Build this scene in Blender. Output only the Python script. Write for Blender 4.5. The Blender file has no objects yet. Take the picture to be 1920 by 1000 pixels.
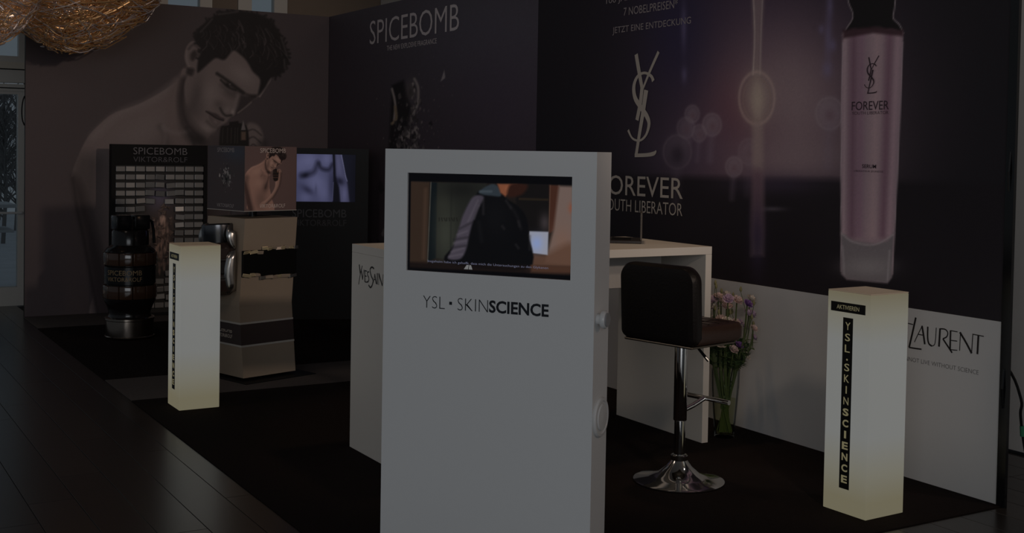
import bpy, math, random
import numpy as np
from mathutils import Vector, Matrix

S = bpy.context.scene
COL = S.collection
R = math.radians
# ------------------------------------------------------------------ camera
F, PX, PY = 2258.2, 960.0, 355.28           # focal length and principal point, in pixels of 1920 x 1000
YAW, PIT, ROL = .5382, -.0309, .0170
CAM = np.array([-4.7905, -11.7866, 1.6])
_fw = np.array([math.sin(YAW)*math.cos(PIT), math.cos(YAW)*math.cos(PIT), math.sin(PIT)])
_r = np.array([math.cos(YAW), -math.sin(YAW), 0.]); _u = np.cross(_r, _fw)
_R = _r*math.cos(ROL)+_u*math.sin(ROL); _U = -_r*math.sin(ROL)+_u*math.cos(ROL)
cd = bpy.data.cameras.new('camera'); cam = bpy.data.objects.new('camera', cd); COL.objects.link(cam)
M3 = Matrix(((_R[0], _U[0], -_fw[0]), (_R[1], _U[1], -_fw[1]), (_R[2], _U[2], -_fw[2])))
cam.matrix_world = Matrix.Translation(Vector(CAM)) @ M3.to_4x4()
cd.sensor_fit = 'HORIZONTAL'; cd.sensor_width = 36.0; cd.lens = 36.0*F/1920
cd.shift_x = 0.0; cd.shift_y = -(500-PY)/1920; cd.clip_end = 200
S.camera = cam
# ------------------------------------------------------------------ world, lights, exposure
S.view_settings.view_transform = 'Standard'; S.view_settings.look = 'None'
S.view_settings.gamma = 1; S.view_settings.use_curve_mapping = False
S.view_settings.exposure = -2.6
KEXP = 2**-2.6
w = bpy.data.worlds.new('overcast'); S.world = w; w.use_nodes = True
w.node_tree.nodes['Background'].inputs[0].default_value = (.80, .90, 1.0, 1)
w.node_tree.nodes['Background'].inputs[1].default_value = .62

def area(name, loc, target, size, power, color, sy=None, spread=None):
    l = bpy.data.lights.new(name, 'AREA'); l.energy = power; l.color = color
    l.shape = 'RECTANGLE'; l.size = size; l.size_y = sy or size
    if spread: l.spread = R(spread)
    o = bpy.data.objects.new(name, l); COL.objects.link(o); o.location = loc
    d = Vector(target)-Vector(loc); o.rotation_euler = d.to_track_quat('-Z', 'Y').to_euler()
    return o
def spot(name, loc, target, deg, power, color, blend=.6, rad=.12):
    l = bpy.data.lights.new(name, 'SPOT'); l.energy = power; l.color = color; l.spot_size = R(deg); l.spot_blend = blend; l.shadow_soft_size = rad
    o = bpy.data.objects.new(name, l); COL.objects.link(o); o.location = loc
    o.rotation_euler = (Vector(target)-Vector(loc)).to_track_quat('-Z', 'Y').to_euler()
spot('hall_spot_portrait', (-.4, -16.0, 3.8), (-1.6, 0, 1.4), 23, 3200, (1.0, .80, .66), .5, .2)
spot('hall_spot_counter', (-.9, -6.2, 4.4), (-1.1, -6.05, 1.0), 46, 330, (1.0, .70, .44), .5, .15)
spot('hall_spot_front', (-2.3, -11.2, 3.2), (-.42, -6.6, .05), 28, 540, (1.0, .82, .66), .8, .15)  # unseen spot, added to brighten the counter's front and inner end panel
spot('hall_spot_side', (.45, -9.2, 4.3), (.95, -7.6, 1.0), 60, 260, (1.0, .92, .85), .6, .1)  # made-up spot that brightens the side wall past the end post
area('hall_ceiling_lamp', (-5.6, -5.0, 4.4), (-1.0, -5.8, .4), 1.0, 60, (1.0, .80, .66))  # added fill, unseen overhead, for the faces turned to the left
area('hall_right_lamp', (.8, -12.5, 3.8), (-1.6, -7.0, .6), .6, 76, (1.0, .62, .38))  # unseen warm fill, added for the kiosk's right side and the front faces
area('window_daylight', (-8.6, -16.2, 2.6), (-2.4, -7.0, 1.2), 6.0, 740, (.92, .95, 1.0), sy=3.0)  # unseen cool panel added behind the camera as daylight; no window stands there

# ------------------------------------------------------------------ helpers
def px_on(x, y, ax, v):
    """point where the sight line of pixel (x, y) meets the plane: coordinate ax = v"""
    q = _fw+_R*(x-PX)/F+_U*(PY-y)/F
    return CAM+q*((v-CAM[ax])/q[ax])
def to_px(P):
    q = np.asarray(P)-CAM; z = q@_fw
    return PX+F*(q@_R)/z, PY-F*(q@_U)/z
def lin(c):
    c = np.asarray(c, float)/255.
    return np.where(c <= .04045, c/12.92, ((np.maximum(c, 0)+.055)/1.055)**2.4)
def alb(r, g, b, k=.95, cap=.86):
    return tuple(float(v) for v in np.minimum(lin((r, g, b))/(KEXP*k), cap))
def emi(r, g, b):
    return tuple(float(v) for v in lin((r, g, b))/KEXP)

MATS = {}
def mat(name, col=(.5, .5, .5), rough=.5, metal=0., spec=.5, noise=None, bump=0., bscale=60., coat=0., emit=None, es=1., trans=0., ior=1.45):
    """noise = (scale, amount, stretch xyz): colour variation of the surface itself"""
    if name in MATS: return MATS[name]
    m = bpy.data.materials.new(name); m.use_nodes = True; nt = m.node_tree; b = nt.nodes['Principled BSDF']
    b.inputs['Base Color'].default_value = (*col, 1); b.inputs['Roughness'].default_value = rough
    b.inputs['Metallic'].default_value = metal; b.inputs['Specular IOR Level'].default_value = spec
    b.inputs['Coat Weight'].default_value = coat; b.inputs['IOR'].default_value = ior
    b.inputs['Transmission Weight'].default_value = trans
    if emit: b.inputs['Emission Color'].default_value = (*emit, 1); b.inputs['Emission Strength'].default_value = es
    if noise or bump:
        tc = nt.nodes.new('ShaderNodeTexCoord'); mp = nt.nodes.new('ShaderNodeMapping'); nt.links.new(tc.outputs['Object'], mp.inputs[0])
        if noise: mp.inputs['Scale'].default_value = noise[2] if len(noise) > 2 else (1, 1, 1)
        n = nt.nodes.new('ShaderNodeTexNoise'); n.inputs['Scale'].default_value = noise[0] if noise else bscale
        n.inputs['Detail'].default_value = 5; nt.links.new(mp.outputs[0], n.inputs['Vector'])
        if noise:
            mx = nt.nodes.new('ShaderNodeMix'); mx.data_type = 'RGBA'
            a = noise[1]
            mx.inputs[6].default_value = (*[c*(1-a) for c in col], 1); mx.inputs[7].default_value = (*[min(1, c*(1+a)) for c in col], 1)
            nt.links.new(n.outputs['Fac'], mx.inputs[0]); nt.links.new(mx.outputs[2], b.inputs['Base Color'])
        if bump:
            n2 = nt.nodes.new('ShaderNodeTexNoise'); n2.inputs['Scale'].default_value = bscale; n2.inputs['Detail'].default_value = 4
            nt.links.new(tc.outputs['Object'], n2.inputs['Vector'])
            bp = nt.nodes.new('ShaderNodeBump'); bp.inputs['Strength'].default_value = bump; bp.inputs['Distance'].default_value = .01
            nt.links.new(n2.outputs['Fac'], bp.inputs['Height']); nt.links.new(bp.outputs[0], b.inputs['Normal'])
    MATS[name] = m; return m
def print_mat(name, rough=.55, spec=.35, emission=False):
    m = bpy.data.materials.new(name); m.use_nodes = True; nt = m.node_tree; b = nt.nodes['Principled BSDF']
    a = nt.nodes.new('ShaderNodeAttribute'); a.attribute_name = 'print'
    if emission:
        b.inputs['Base Color'].default_value = (.004, .004, .005, 1); b.inputs['Roughness'].default_value = .35; b.inputs['Specular IOR Level'].default_value = .08
        b.inputs['Emission Strength'].default_value = 1; nt.links.new(a.outputs['Color'], b.inputs['Emission Color'])
    else:
        nt.links.new(a.outputs['Color'], b.inputs['Base Color']); b.inputs['Roughness'].default_value = rough
        b.inputs['Specular IOR Level'].default_value = spec
    return m
def glass_mat(name, tint=(.9, .95, .95), refl=.12, rough=.02, kf=1.):
    m = bpy.data.materials.new(name); m.use_nodes = True; nt = m.node_tree; nt.nodes.clear()
    o = nt.nodes.new('ShaderNodeOutputMaterial'); t = nt.nodes.new('ShaderNodeBsdfTransparent'); t.inputs[0].default_value = (*tint, 1)
    g = nt.nodes.new('ShaderNodeBsdfGlossy'); g.inputs['Roughness'].default_value = rough
    f = nt.nodes.new('ShaderNodeLayerWeight'); f.inputs[0].default_value = refl
    mx = nt.nodes.new('ShaderNodeMixShader'); ml = nt.nodes.new('ShaderNodeMath'); ml.operation = 'MULTIPLY'; ml.inputs[1].default_value = kf
    nt.links.new(f.outputs['Fresnel'], ml.inputs[0]); nt.links.new(ml.outputs[0], mx.inputs[0])
    nt.links.new(t.outputs[0], mx.inputs[1]); nt.links.new(g.outputs[0], mx.inputs[2]); nt.links.new(mx.outputs[0], o.inputs[0])
    return m

class MB:
    """collects simple shapes into one mesh"""
    def __init__(s): s.v = []; s.f = []
    def add(s, vs, fs):
        o = len(s.v); s.v += [tuple(map(float, p)) for p in vs]; s.f += [tuple(i+o for i in f) for f in fs]; return s
    def box(s, x0, x1, y0, y1, z0, z1, M=None):
        vs = [Vector(p) for p in ((x0, y0, z0), (x1, y0, z0), (x1, y1, z0), (x0, y1, z0), (x0, y0, z1), (x1, y0, z1), (x1, y1, z1), (x0, y1, z1))]
        if M: vs = [M @ p for p in vs]
        return s.add(vs, [(0, 3, 2, 1), (4, 5, 6, 7), (0, 1, 5, 4), (1, 2, 6, 5), (2, 3, 7, 6), (3, 0, 4, 7)])
    def bevbox(s, x0, x1, y0, y1, z0, z1, b=.004, M=None):
        import bmesh
        bm = bmesh.new(); t = MB().box(x0, x1, y0, y1, z0, z1)
        vv = [bm.verts.new(p) for p in t.v]
        for f in t.f: bm.faces.new([vv[i] for i in f])
        bmesh.ops.bevel(bm, geom=bm.edges[:], offset=b, segments=2, affect='EDGES', profile=.5)
        bm.verts.index_update()
        vs = [(M @ p.co if M else p.co.copy()) for p in bm.verts]; fs = [[q.index for q in f.verts] for f in bm.faces]; bm.free()
        return s.add(vs, fs)
    def lathe(s, prof, n=32, M=None, a0=0., cap=True):
        k = len(prof); vs = []
        for i in range(n):
            a = a0+2*math.pi*i/n
            for r, z in prof: vs.append(Vector((r*math.cos(a), r*math.sin(a), z)))
        fs = [(i*k+j, ((i+1) % n)*k+j, ((i+1) % n)*k+j+1, i*k+j+1) for i in range(n) for j in range(k-1)]
        if cap:
            if prof[0][0] > 1e-6: fs.append(tuple(i*k for i in reversed(range(n))))
            if prof[-1][0] > 1e-6: fs.append(tuple(i*k+k-1 for i in range(n)))
        if M: vs = [M @ p for p in vs]
        return s.add(vs, fs)
    def tube(s, pts, r, n=8, closed=False):
        pts = [Vector(p) for p in pts]; m = len(pts); rr = r if hasattr(r, '__len__') else [r]*m
        up = Vector((.13, .27, 1)).normalized(); vs = []
        prev = None
        for i, p in enumerate(pts):
            a = pts[i-1] if (i or closed) else p; b = pts[(i+1) % m] if (i < m-1 or closed) else p
            t = (b-a).normalized()
            if prev is None: x = t.cross(up).normalized() if abs(t.dot(up)) < .98 else t.cross(Vector((1, 0, 0))).normalized()
            else:
                x = prev-t*prev.dot(t); x = x.normalized() if x.length > 1e-6 else t.orthogonal().normalized()
            prev = x; y = t.cross(x)
            for j in range(n):
                g = 2*math.pi*j/n; vs.append(p+(x*math.cos(g)+y*math.sin(g))*rr[i])
        fs = [(i*n+j, i*n+(j+1) % n, ((i+1) % m)*n+(j+1) % n, ((i+1) % m)*n+j) for i in range(m if closed else m-1) for j in range(n)]
        if not closed: fs += [tuple(reversed(range(n))), tuple((m-1)*n+j for j in range(n))]
        return s.add(vs, fs)
    def build(s, name, m, parent=None, smooth=False, loc=None):
        me = bpy.data.meshes.new(name); me.from_pydata(s.v, [], s.f)
        if m: me.materials.append(m)
        if smooth:
            me.polygons.foreach_set('use_smooth', [True]*len(me.polygons))
            try: me.set_sharp_from_angle(angle=R(40))
            except Exception: pass
        me.update()
        o = bpy.data.objects.new(name, me); COL.objects.link(o)
        if parent: o.parent = parent
        if loc: o.location = loc
        return o
def tag(o, label=None, cat=None, group=None, kind=None):
    if label: o['label'] = label
    if cat: o['category'] = cat
    if group: o['group'] = group
    if kind: o['kind'] = kind
    return o
def empty(name, loc=(0, 0, 0), rz=0., **kw):
    o = bpy.data.objects.new(name, None); COL.objects.link(o); o.location = loc; o.rotation_euler = (0, 0, rz)
    o.empty_display_size = .1
    return tag(o, **kw)
def struct(o): o['kind'] = 'structure'; return o
def copy_tree(o, parent=None):
    c = o.copy(); COL.objects.link(c); c.parent = parent
    for ch in list(o.children): copy_tree(ch, c)
    return c

_tc = {}
def text_mesh(txt, offset=0., spacing=1.):
    k = (txt, offset, spacing)
    if k in _tc: return _tc[k]
    cu = bpy.data.curves.new('t', 'FONT'); cu.body = txt; cu.size = 1.; cu.offset = offset; cu.space_character = spacing; cu.resolution_u = 3
    o = bpy.data.objects.new('t', cu); COL.objects.link(o); bpy.context.view_layer.update()
    me = bpy.data.meshes.new_from_object(o.evaluated_get(bpy.context.evaluated_depsgraph_get()))
    v = np.empty(len(me.vertices)*3); me.vertices.foreach_get('co', v); v = v.reshape(-1, 3)[:, :2]
    fs = [tuple(p.vertices) for p in me.polygons]
    bpy.data.objects.remove(o); bpy.data.curves.remove(cu); bpy.data.meshes.remove(me)
    lo, hi = v.min(0), v.max(0); v = (v-lo)/(hi-lo)
    _tc[k] = (v, fs, (hi-lo)[0]/(hi-lo)[1]); return _tc[k]
def lettering(txt, m, parent, O, ex, ez, width, height, offset=0., spacing=1., name='lettering', bend=None, label=None):
    """flat cut-vinyl lettering whose lower left corner is O, width along ex and height along ez"""
    v, fs, asp = text_mesh(txt, offset, spacing)
    if width is None: width = height*asp
    O = Vector(O); ex = Vector(ex).normalized(); ez = Vector(ez).normalized(); n = ex.cross(ez)
    if bend: vs = [bend(a*width, b*height) for a, b in v]
    else: vs = [O+ex*(a*width)+ez*(b*height) for a, b in v]
    o = MB().add(vs, fs).build(name, m, parent)
    if label: o['label'] = label
    return o
def ribbon(mb, pts, wd, nrm):
    """flat brush stroke through 3-D points, on a plane with normal nrm"""
    pts = [Vector(p) for p in pts]; n = len(pts); nrm = Vector(nrm); ws = wd if hasattr(wd, '__len__') else [wd]*n; vs = []
    for i, p in enumerate(pts):
        t = (pts[min(i+1, n-1)]-pts[max(i-1, 0)]).normalized(); q = t.cross(nrm).normalized()*ws[i]/2
        vs += [p-q, p+q]
    mb.add(vs, [(2*i, 2*i+1, 2*i+3, 2*i+2) for i in range(n-1)])
def catmull(pts, k=5, closed=False):
    P = [np.array(p, float) for p in pts]; n = len(P); out = []
    for i in range(n if closed else n-1):
        a, b, c, d = (P[(i-1) % n], P[i], P[(i+1) % n], P[(i+2) % n]) if closed else (P[max(i-1, 0)], P[i], P[i+1], P[min(i+2, n-1)])
        for j in range(k):
            t = j/k; out.append(.5*((2*b)+(c-a)*t+(2*a-5*b+4*c-d)*t*t+(3*b-a-3*c+d)*t**3))
    if not closed: out.append(P[-1])
    return np.array(out)

class Paint:
    """computes the colours of a printed sheet at its mesh points; colours are sRGB 0..255"""
    def __init__(s, X, Y, base):
        s.X, s.Y = X, Y; s.C = np.tile(np.array(base, float), (len(X), 1))
    def mix(s, idx, a, col): s.C[idx] = s.C[idx]*(1-a[:, None])+np.array(col, float)*a[:, None]
    def poly(s, pts, col, soft=2., a=1., smooth=True):
        p = catmull(pts, 5, True) if smooth else np.array(pts, float)
        lo, hi = p.min(0)-soft, p.max(0)+soft
        idx = np.nonzero((s.X > lo[0]) & (s.X < hi[0]) & (s.Y > lo[1]) & (s.Y < hi[1]))[0]
        if not len(idx): return
        x, y = s.X[idx], s.Y[idx]; d2 = np.full(len(idx), 1e12); ins = np.zeros(len(idx), bool)
        for i in range(len(p)):
            ax, ay = p[i-1]; bx, by = p[i]; dx, dy = bx-ax, by-ay; L = dx*dx+dy*dy+1e-12
            t = np.clip(((x-ax)*dx+(y-ay)*dy)/L, 0, 1); d2 = np.minimum(d2, (x-ax-t*dx)**2+(y-ay-t*dy)**2)
            if ay != by: ins ^= ((ay > y) != (by > y)) & (x < (bx-ax)*(y-ay)/(by-ay)+ax)
        sd = np.sqrt(d2)*np.where(ins, -1, 1)
        s.mix(idx, a*np.clip(.5-sd/(2*soft), 0, 1), col)
    def stroke(s, pts, wd, col, soft=1.5, a=1., smooth=True):
        p = catmull(pts, 5) if smooth and len(pts) > 2 else np.array(pts, float); m = wd/2+soft
        lo, hi = p.min(0)-m, p.max(0)+m
        idx = np.nonzero((s.X > lo[0]) & (s.X < hi[0]) & (s.Y > lo[1]) & (s.Y < hi[1]))[0]
        if not len(idx): return
        x, y = s.X[idx], s.Y[idx]; d2 = np.full(len(idx), 1e12)
        for i in range(1, len(p)):
            ax, ay = p[i-1]; bx, by = p[i]; dx, dy = bx-ax, by-ay; L = dx*dx+dy*dy+1e-12
            t = np.clip(((x-ax)*dx+(y-ay)*dy)/L, 0, 1); d2 = np.minimum(d2, (x-ax-t*dx)**2+(y-ay-t*dy)**2)
        s.mix(idx, a*np.clip((m-np.sqrt(d2))/(2*soft), 0, 1), col)
    def blob(s, cx, cy, rx, ry, col, a=1., ang=0., p=2.):
        c, n = math.cos(R(ang)), math.sin(R(ang)); dx, dy = s.X-cx, s.Y-cy
        q = np.sqrt(((dx*c+dy*n)/rx)**2+((-dx*n+dy*c)/ry)**2)
        idx = np.nonzero(q < 2.6)[0]
        s.mix(idx, a*np.exp(-(q[idx]**p)*.9), col)
    def ring(s, cx, cy, rx, ry, wd, col, a=1.):
        q = np.sqrt(((s.X-cx)/rx)**2+((s.Y-cy)/ry)**2); r = min(rx, ry)
        idx = np.nonzero(abs(q-1)*r < 3*wd)[0]
        s.mix(idx, a*np.exp(-((q[idx]-1)*r/wd)**2), col)
    def speckle(s, amt, seed=0):
        s.C *= 1+np.random.default_rng(seed).normal(0, amt, (len(s.C), 1))
def sheet(name, O, ex, ez, W, H, nx, nz, m, parent, paint, k=.95, emission=False, base=(20, 20, 20), pix=None):
    """a printed sheet: grid in the plane (O, ex, ez); paint(P) colours it. pix(u, v, xyz) -> drawing coordinates"""
    O = np.array(O, float); ex = np.array(ex, float); ez = np.array(ez, float)
    u, v = np.meshgrid(np.linspace(0, 1, nx+1), np.linspace(0, 1, nz+1)); u = u.ravel(); v = v.ravel()
    P3 = O+np.outer(u*W, ex)+np.outer(v*H, ez)
    X, Y = pix(u, v, P3); P = Paint(X, Y, base); paint(P)
    a = np.clip(lin(np.clip(P.C, 0, 255))/(KEXP*(1 if emission else k)), 0, 5 if emission else .88)
    i = np.arange(nx*nz); q = (i//nx)*(nx+1)+i % nx
    fs = np.stack([q, q+1, q+nx+2, q+nx+1], 1)
    me = bpy.data.meshes.new(name); me.vertices.add(len(P3)); me.vertices.foreach_set('co', P3.ravel())
    me.loops.add(fs.size); me.loops.foreach_set('vertex_index', fs.ravel().astype(np.int32))
    me.polygons.add(len(fs)); me.polygons.foreach_set('loop_start', np.arange(0, fs.size, 4, dtype=np.int32))
    me.update(calc_edges=True)
    at = me.attributes.new('print', 'FLOAT_COLOR', 'POINT')
    at.data.foreach_set('color', np.concatenate([a, np.ones((len(a), 1))], 1).ravel().astype(np.float32))
    me.materials.append(m); o = bpy.data.objects.new(name, me); COL.objects.link(o); o.parent = parent
    return o

# ------------------------------------------------------------------ materials
white_lacquer = mat('white_lacquer', (.80, .80, .79), .38, spec=.4, bump=.02, bscale=8)
white_panel = mat('white_panel', (.66, .64, .63), .5, bump=.02, bscale=10)
black_matte = mat('black_matte', (.007, .007, .008), .55, spec=.2)
black_gloss = mat('black_gloss', (.008, .008, .009), .18, spec=.5)
black_vinyl = mat('black_vinyl', (.012, .011, .011), .5)
grey_vinyl = mat('grey_vinyl', (.22, .21, .20), .6)
carpet_black = mat('carpet_black', (.016, .011, .010), .95, spec=.1, noise=(90, .35), bump=.5, bscale=400)
carpet_grey = mat('carpet_grey', (.115, .10, .096), .92, spec=.1, noise=(60, .2), bump=.4, bscale=400)
chrome = mat('chrome', (.78, .77, .75), .08, metal=1.)
silver = mat('silver_brushed', (.55, .53, .51), .25, metal=1.)
gold_foil = mat('gold_foil', (.85, .72, .46), .25, metal=.55)
leather = mat('leather_brown_black', (.008, .006, .0055), .42, spec=.32, bump=.12, bscale=90)
leather_seat = mat('leather_seat', (.040, .020, .014), .36, spec=.5, bump=.12, bscale=90)
alu = mat('aluminium_frame', (.58, .56, .52), .45, metal=.1)
taupe = mat('taupe_board', (.34, .27, .205), .6, noise=(3, .06))
taupe_dark = mat('brown_band', (.055, .040, .038), .5)
cream_line = mat('cream_line', (.52, .49, .45), .55)
pane_glass = glass_mat('pane_glass', (.86, .9, .92), .25)

# ------------------------------------------------------------------ the setting
H = 2.976; WL = 2.964; WR = 8.2; BAND = .855; SPLIT = 4.105
floor = struct(MB().box(-9, 3, -14, 1.1, -.12, -.022).build('floor', mat('floor_base', (.02, .017, .015), .7)))
def plank_mat(i):
    r = random.Random(i); k = r.uniform(.75, 1.25)
    return mat('dark_oak_%d' % i, (.020*k, .0155*k, .013*k), .27, spec=.75, noise=(5, .45, (9, .7, 1)), coat=.0)
rng = random.Random(4)
PW = .2
pm = {}
def plank(x, y0, y1, k):
    L = round(y1-y0, 3); key = (L, k)
    if key not in pm:
        o = MB().bevbox(-PW/2+.0012, PW/2-.0012, .0012, L-.0012, -.02, 0, .0012).build('plank', plank_mat(k), floor); pm[key] = o
    else:
        o = pm[key].copy(); COL.objects.link(o); o.parent = floor
    o.location = (x, y0, 0)
for c in range(-2, 15):                       # beside the carpet, seams at x = -3.1, -3.3 ...
    y = 1.1-[.35, 1.15, .75, 1.45, .05][c % 5]; xc = -3.0-PW*c
    if c < 0: continue
    first = 1.1-y
    if first > .1: plank(xc, y, 1.1, c % 4)
    while y > -9.4:
        plank(xc, y-1.8, y, (c*3+int(y*2)) % 5); y -= 1.8
for c in range(-19, 0):                       # in front of the carpet and past its right end
    xc = -3.0-PW*c; y = -8.0+[.3, 1.0, .6][c % 3] if xc < .2 else 1.1
    yy = y
    while yy > -10.2:
        plank(xc, yy-1.8, yy, (c*7+int(yy*3)) % 5); yy -= 1.8
def carpet(name, m, y0, y1, label):
    tag(MB().bevbox(-2.975, -.004, y0, y1, .0002, .006, .002).build(name, m), label, 'carpet')
carpet('carpet_strip', carpet_grey, -.78, -.004, 'grey carpet strip along the foot of the portrait wall')
carpet('carpet', carpet_black, -3.395, -.782, 'black carpet under the giant grenade bottle and brick display')
carpet('carpet_strip', carpet_grey, -4.145, -3.397, 'grey carpet strip crossing under the taupe box tower')
carpet('carpet', carpet_black, -8.225, -4.147, 'large black carpet under the counter, stool and white screen kiosk')

# hall shell: facade behind the booth, side wall, ceiling
ceiling = struct(MB().box(-9, 3, -14, 1.1, 4.6, 4.7).build('ceiling', mat('ceiling_paint', (.35, .34, .33), .8)))
FY = .93
hall_brown = mat('hall_brown', (.22, .17, .13), .7, noise=(4, .1))
wb = MB().box(-.12, 3, FY, FY+.12, 0, 4.6).box(-.96, -.68, FY, FY+.12, 0, 4.6).box(-2.82, -1.62, FY, FY+.12, 0, 2.42)
wb.box(-1.62, -.96, FY, FY+.12, 0, 2.42).box(-.68, -.12, FY, FY+.12, 0, 2.42)
wall_back = struct(wb.build('wall_back', hall_brown))
wall_hall = struct(MB().box(1.0, 1.12, -9.6, .92, 0, 4.6).build('wall_side', mat('hall_plaster', (.68, .64, .60), .75, noise=(6, .06))))
def window(n, x0, x1, z0, z1, fr=.06):
    m = MB().box(x0, x0+fr, FY-.02, FY+.08, z0, z1).box(x1-fr, x1, FY-.02, FY+.08, z0, z1)
    m.box(x0+fr, x1-fr, FY-.02, FY+.08, z0, z0+fr).box(x0+fr, x1-fr, FY-.02, FY+.08, z1-fr, z1)
    o = struct(m.build('window_%d' % n, alu))
    MB().box(x0+fr, x1-fr, FY+.02, FY+.03, z0+fr, z1-fr).build('pane', pane_glass, o)
    return o
window(1, -2.10, -1.56, 2.43, 4.59, .05)
window(2, -1.56, -.962, 2.43, 4.59, .13)
window(3, -.678, -.125, 2.43, 4.59, .15)
window(4, -5.6, -2.825, 2.40, 4.59, .06)
window(5, -2.82, -2.105, 2.43, 4.59, .05)
# glass door at the left
d1 = struct(MB().box(-2.89, -2.822, FY-.03, FY+.07, 0, 2.115).box(-4.2, -4.13, FY-.03, FY+.07, 0, 2.115)
            .box(-4.13, -2.89, FY-.03, FY+.07, 0, .185).box(-4.13, -2.89, FY-.03, FY+.07, 2.085, 2.115).build('door_1', alu))
MB().box(-4.13, -2.89, FY+.01, FY+.02, .185, 2.085).build('pane', pane_glass, d1)
MB().tube([(-4.05, FY-.07, .92), (-2.86, FY-.07, .92)], .012, 8).tube([(-2.86, FY-.07, .92), (-2.86, FY-.02, .92)], .012, 8).build('push_bar', mat('door_bar', (.6, .6, .6), .4), d1, True)
struct(MB().box(-5.6, -2.822, FY-.06, FY+.1, 2.335, 2.40).build('trim_1', mat('beige_rail', (.62, .57, .48), .6)))
tr2 = struct(MB().box(-5.6, -2.822, FY-.02, FY+.1, 2.2, 2.335).box(-5.6, -2.822, FY-.05, FY+.1, 2.115, 2.185).build('trim_2', alu))
MB().box(-5.59, -2.83, FY-.055, FY-.05, 2.14, 2.15).box(-5.59, -2.83, FY-.025, FY-.02, 2.325, 2.334).build('groove', black_matte, tr2)
# outside: terrace, railing, table, bare trees
terr = struct(MB().box(-14, 3, 1.1, 18, -.15, -.03).build('terrace', mat('terrace_paving', (.50, .53, .57), .6, noise=(3, .2))))
fence = empty('terrace_railing', (-4.2, 6.0, -.03), label='dark terrace railing outside the glass door', cat='railing')
for i in range(7):
    o = MB().tube([(i*.5-1.6, 0, 0), (i*.5-1.6, 0, 1.3)], .022, 6).build('post', black_matte, fence)
for z in (.55, 1.28): MB().tube([(-1.7, 0, z), (1.6, 0, z)], .02, 6).build('rail', black_matte, fence)
tb = empty('trestle_table', (-3.30, 2.6, -.03), label='outdoor table with crossed dark legs behind the glass door', cat='table')
MB().bevbox(-.6, .6, -.35, .35, .93, .97, .006).build('table_top', mat('snowy_top', (.55, .57, .6), .7), tb)
MB().bevbox(-.58, .58, -.33, .33, .66, .69, .006).build('shelf', mat('snowy_top'), tb)
for sx in (-1, 1):
    for sy in (-.3, .3):
        MB().tube([(-.42*sx, sy, 0), (-.05*sx, sy+.01*sx, .46), (.42*sx, sy, .93)], .028, 6).build('leg', black_matte, tb)
bark = mat('bark_grey', (.2, .19, .185), .9)
def tree(x, y, h, seed, label):
    r = random.Random(seed); t = empty('bare_tree', (x, y, -.03), label=label, cat='tree')
    MB().tube([(0, 0, 0), (.05, .02, h*.4), (0, .05, h)], [.035, .028, .01], 6).build('trunk', bark, t)
    m = MB()
    for i in range(80):
        z = h*r.uniform(.18, .95); a = r.uniform(0, 6.28); L = r.uniform(.35, .95)*(1.15-z/h)+.25
        p = Vector((.02, .03, z)); d = Vector((math.cos(a), math.sin(a), r.uniform(.6, 1.4))).normalized()
        q = p+d*L; m.tube([p, p+d*L*.5+Vector((0, 0, .03)), q], [.016, .011, .004], 4)
        for k in range(4):
            s0 = p+d*L*r.uniform(.3, .95); e = d+Vector((r.uniform(-.9, .9), r.uniform(-.9, .9), r.uniform(-.2, .6)))
            m.tube([s0, s0+e.normalized()*L*.45], [.007, .003], 3)
    m.build('branches', bark, t)
for i, (px_, dep, h) in enumerate([(6, 19.6, 2.3), (30, 22.6, 2.5), (-2, 25.6, 2.8)]):
    p = CAM+(_fw+_R*(px_-PX)/F)*dep
    tree(float(p[0]), float(p[1]), h, i, ['bare grey winter tree nearest the terrace railing', 'bare grey winter tree between two others behind the glass door', 'tallest bare grey winter tree farthest beyond the railing'][i])

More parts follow.
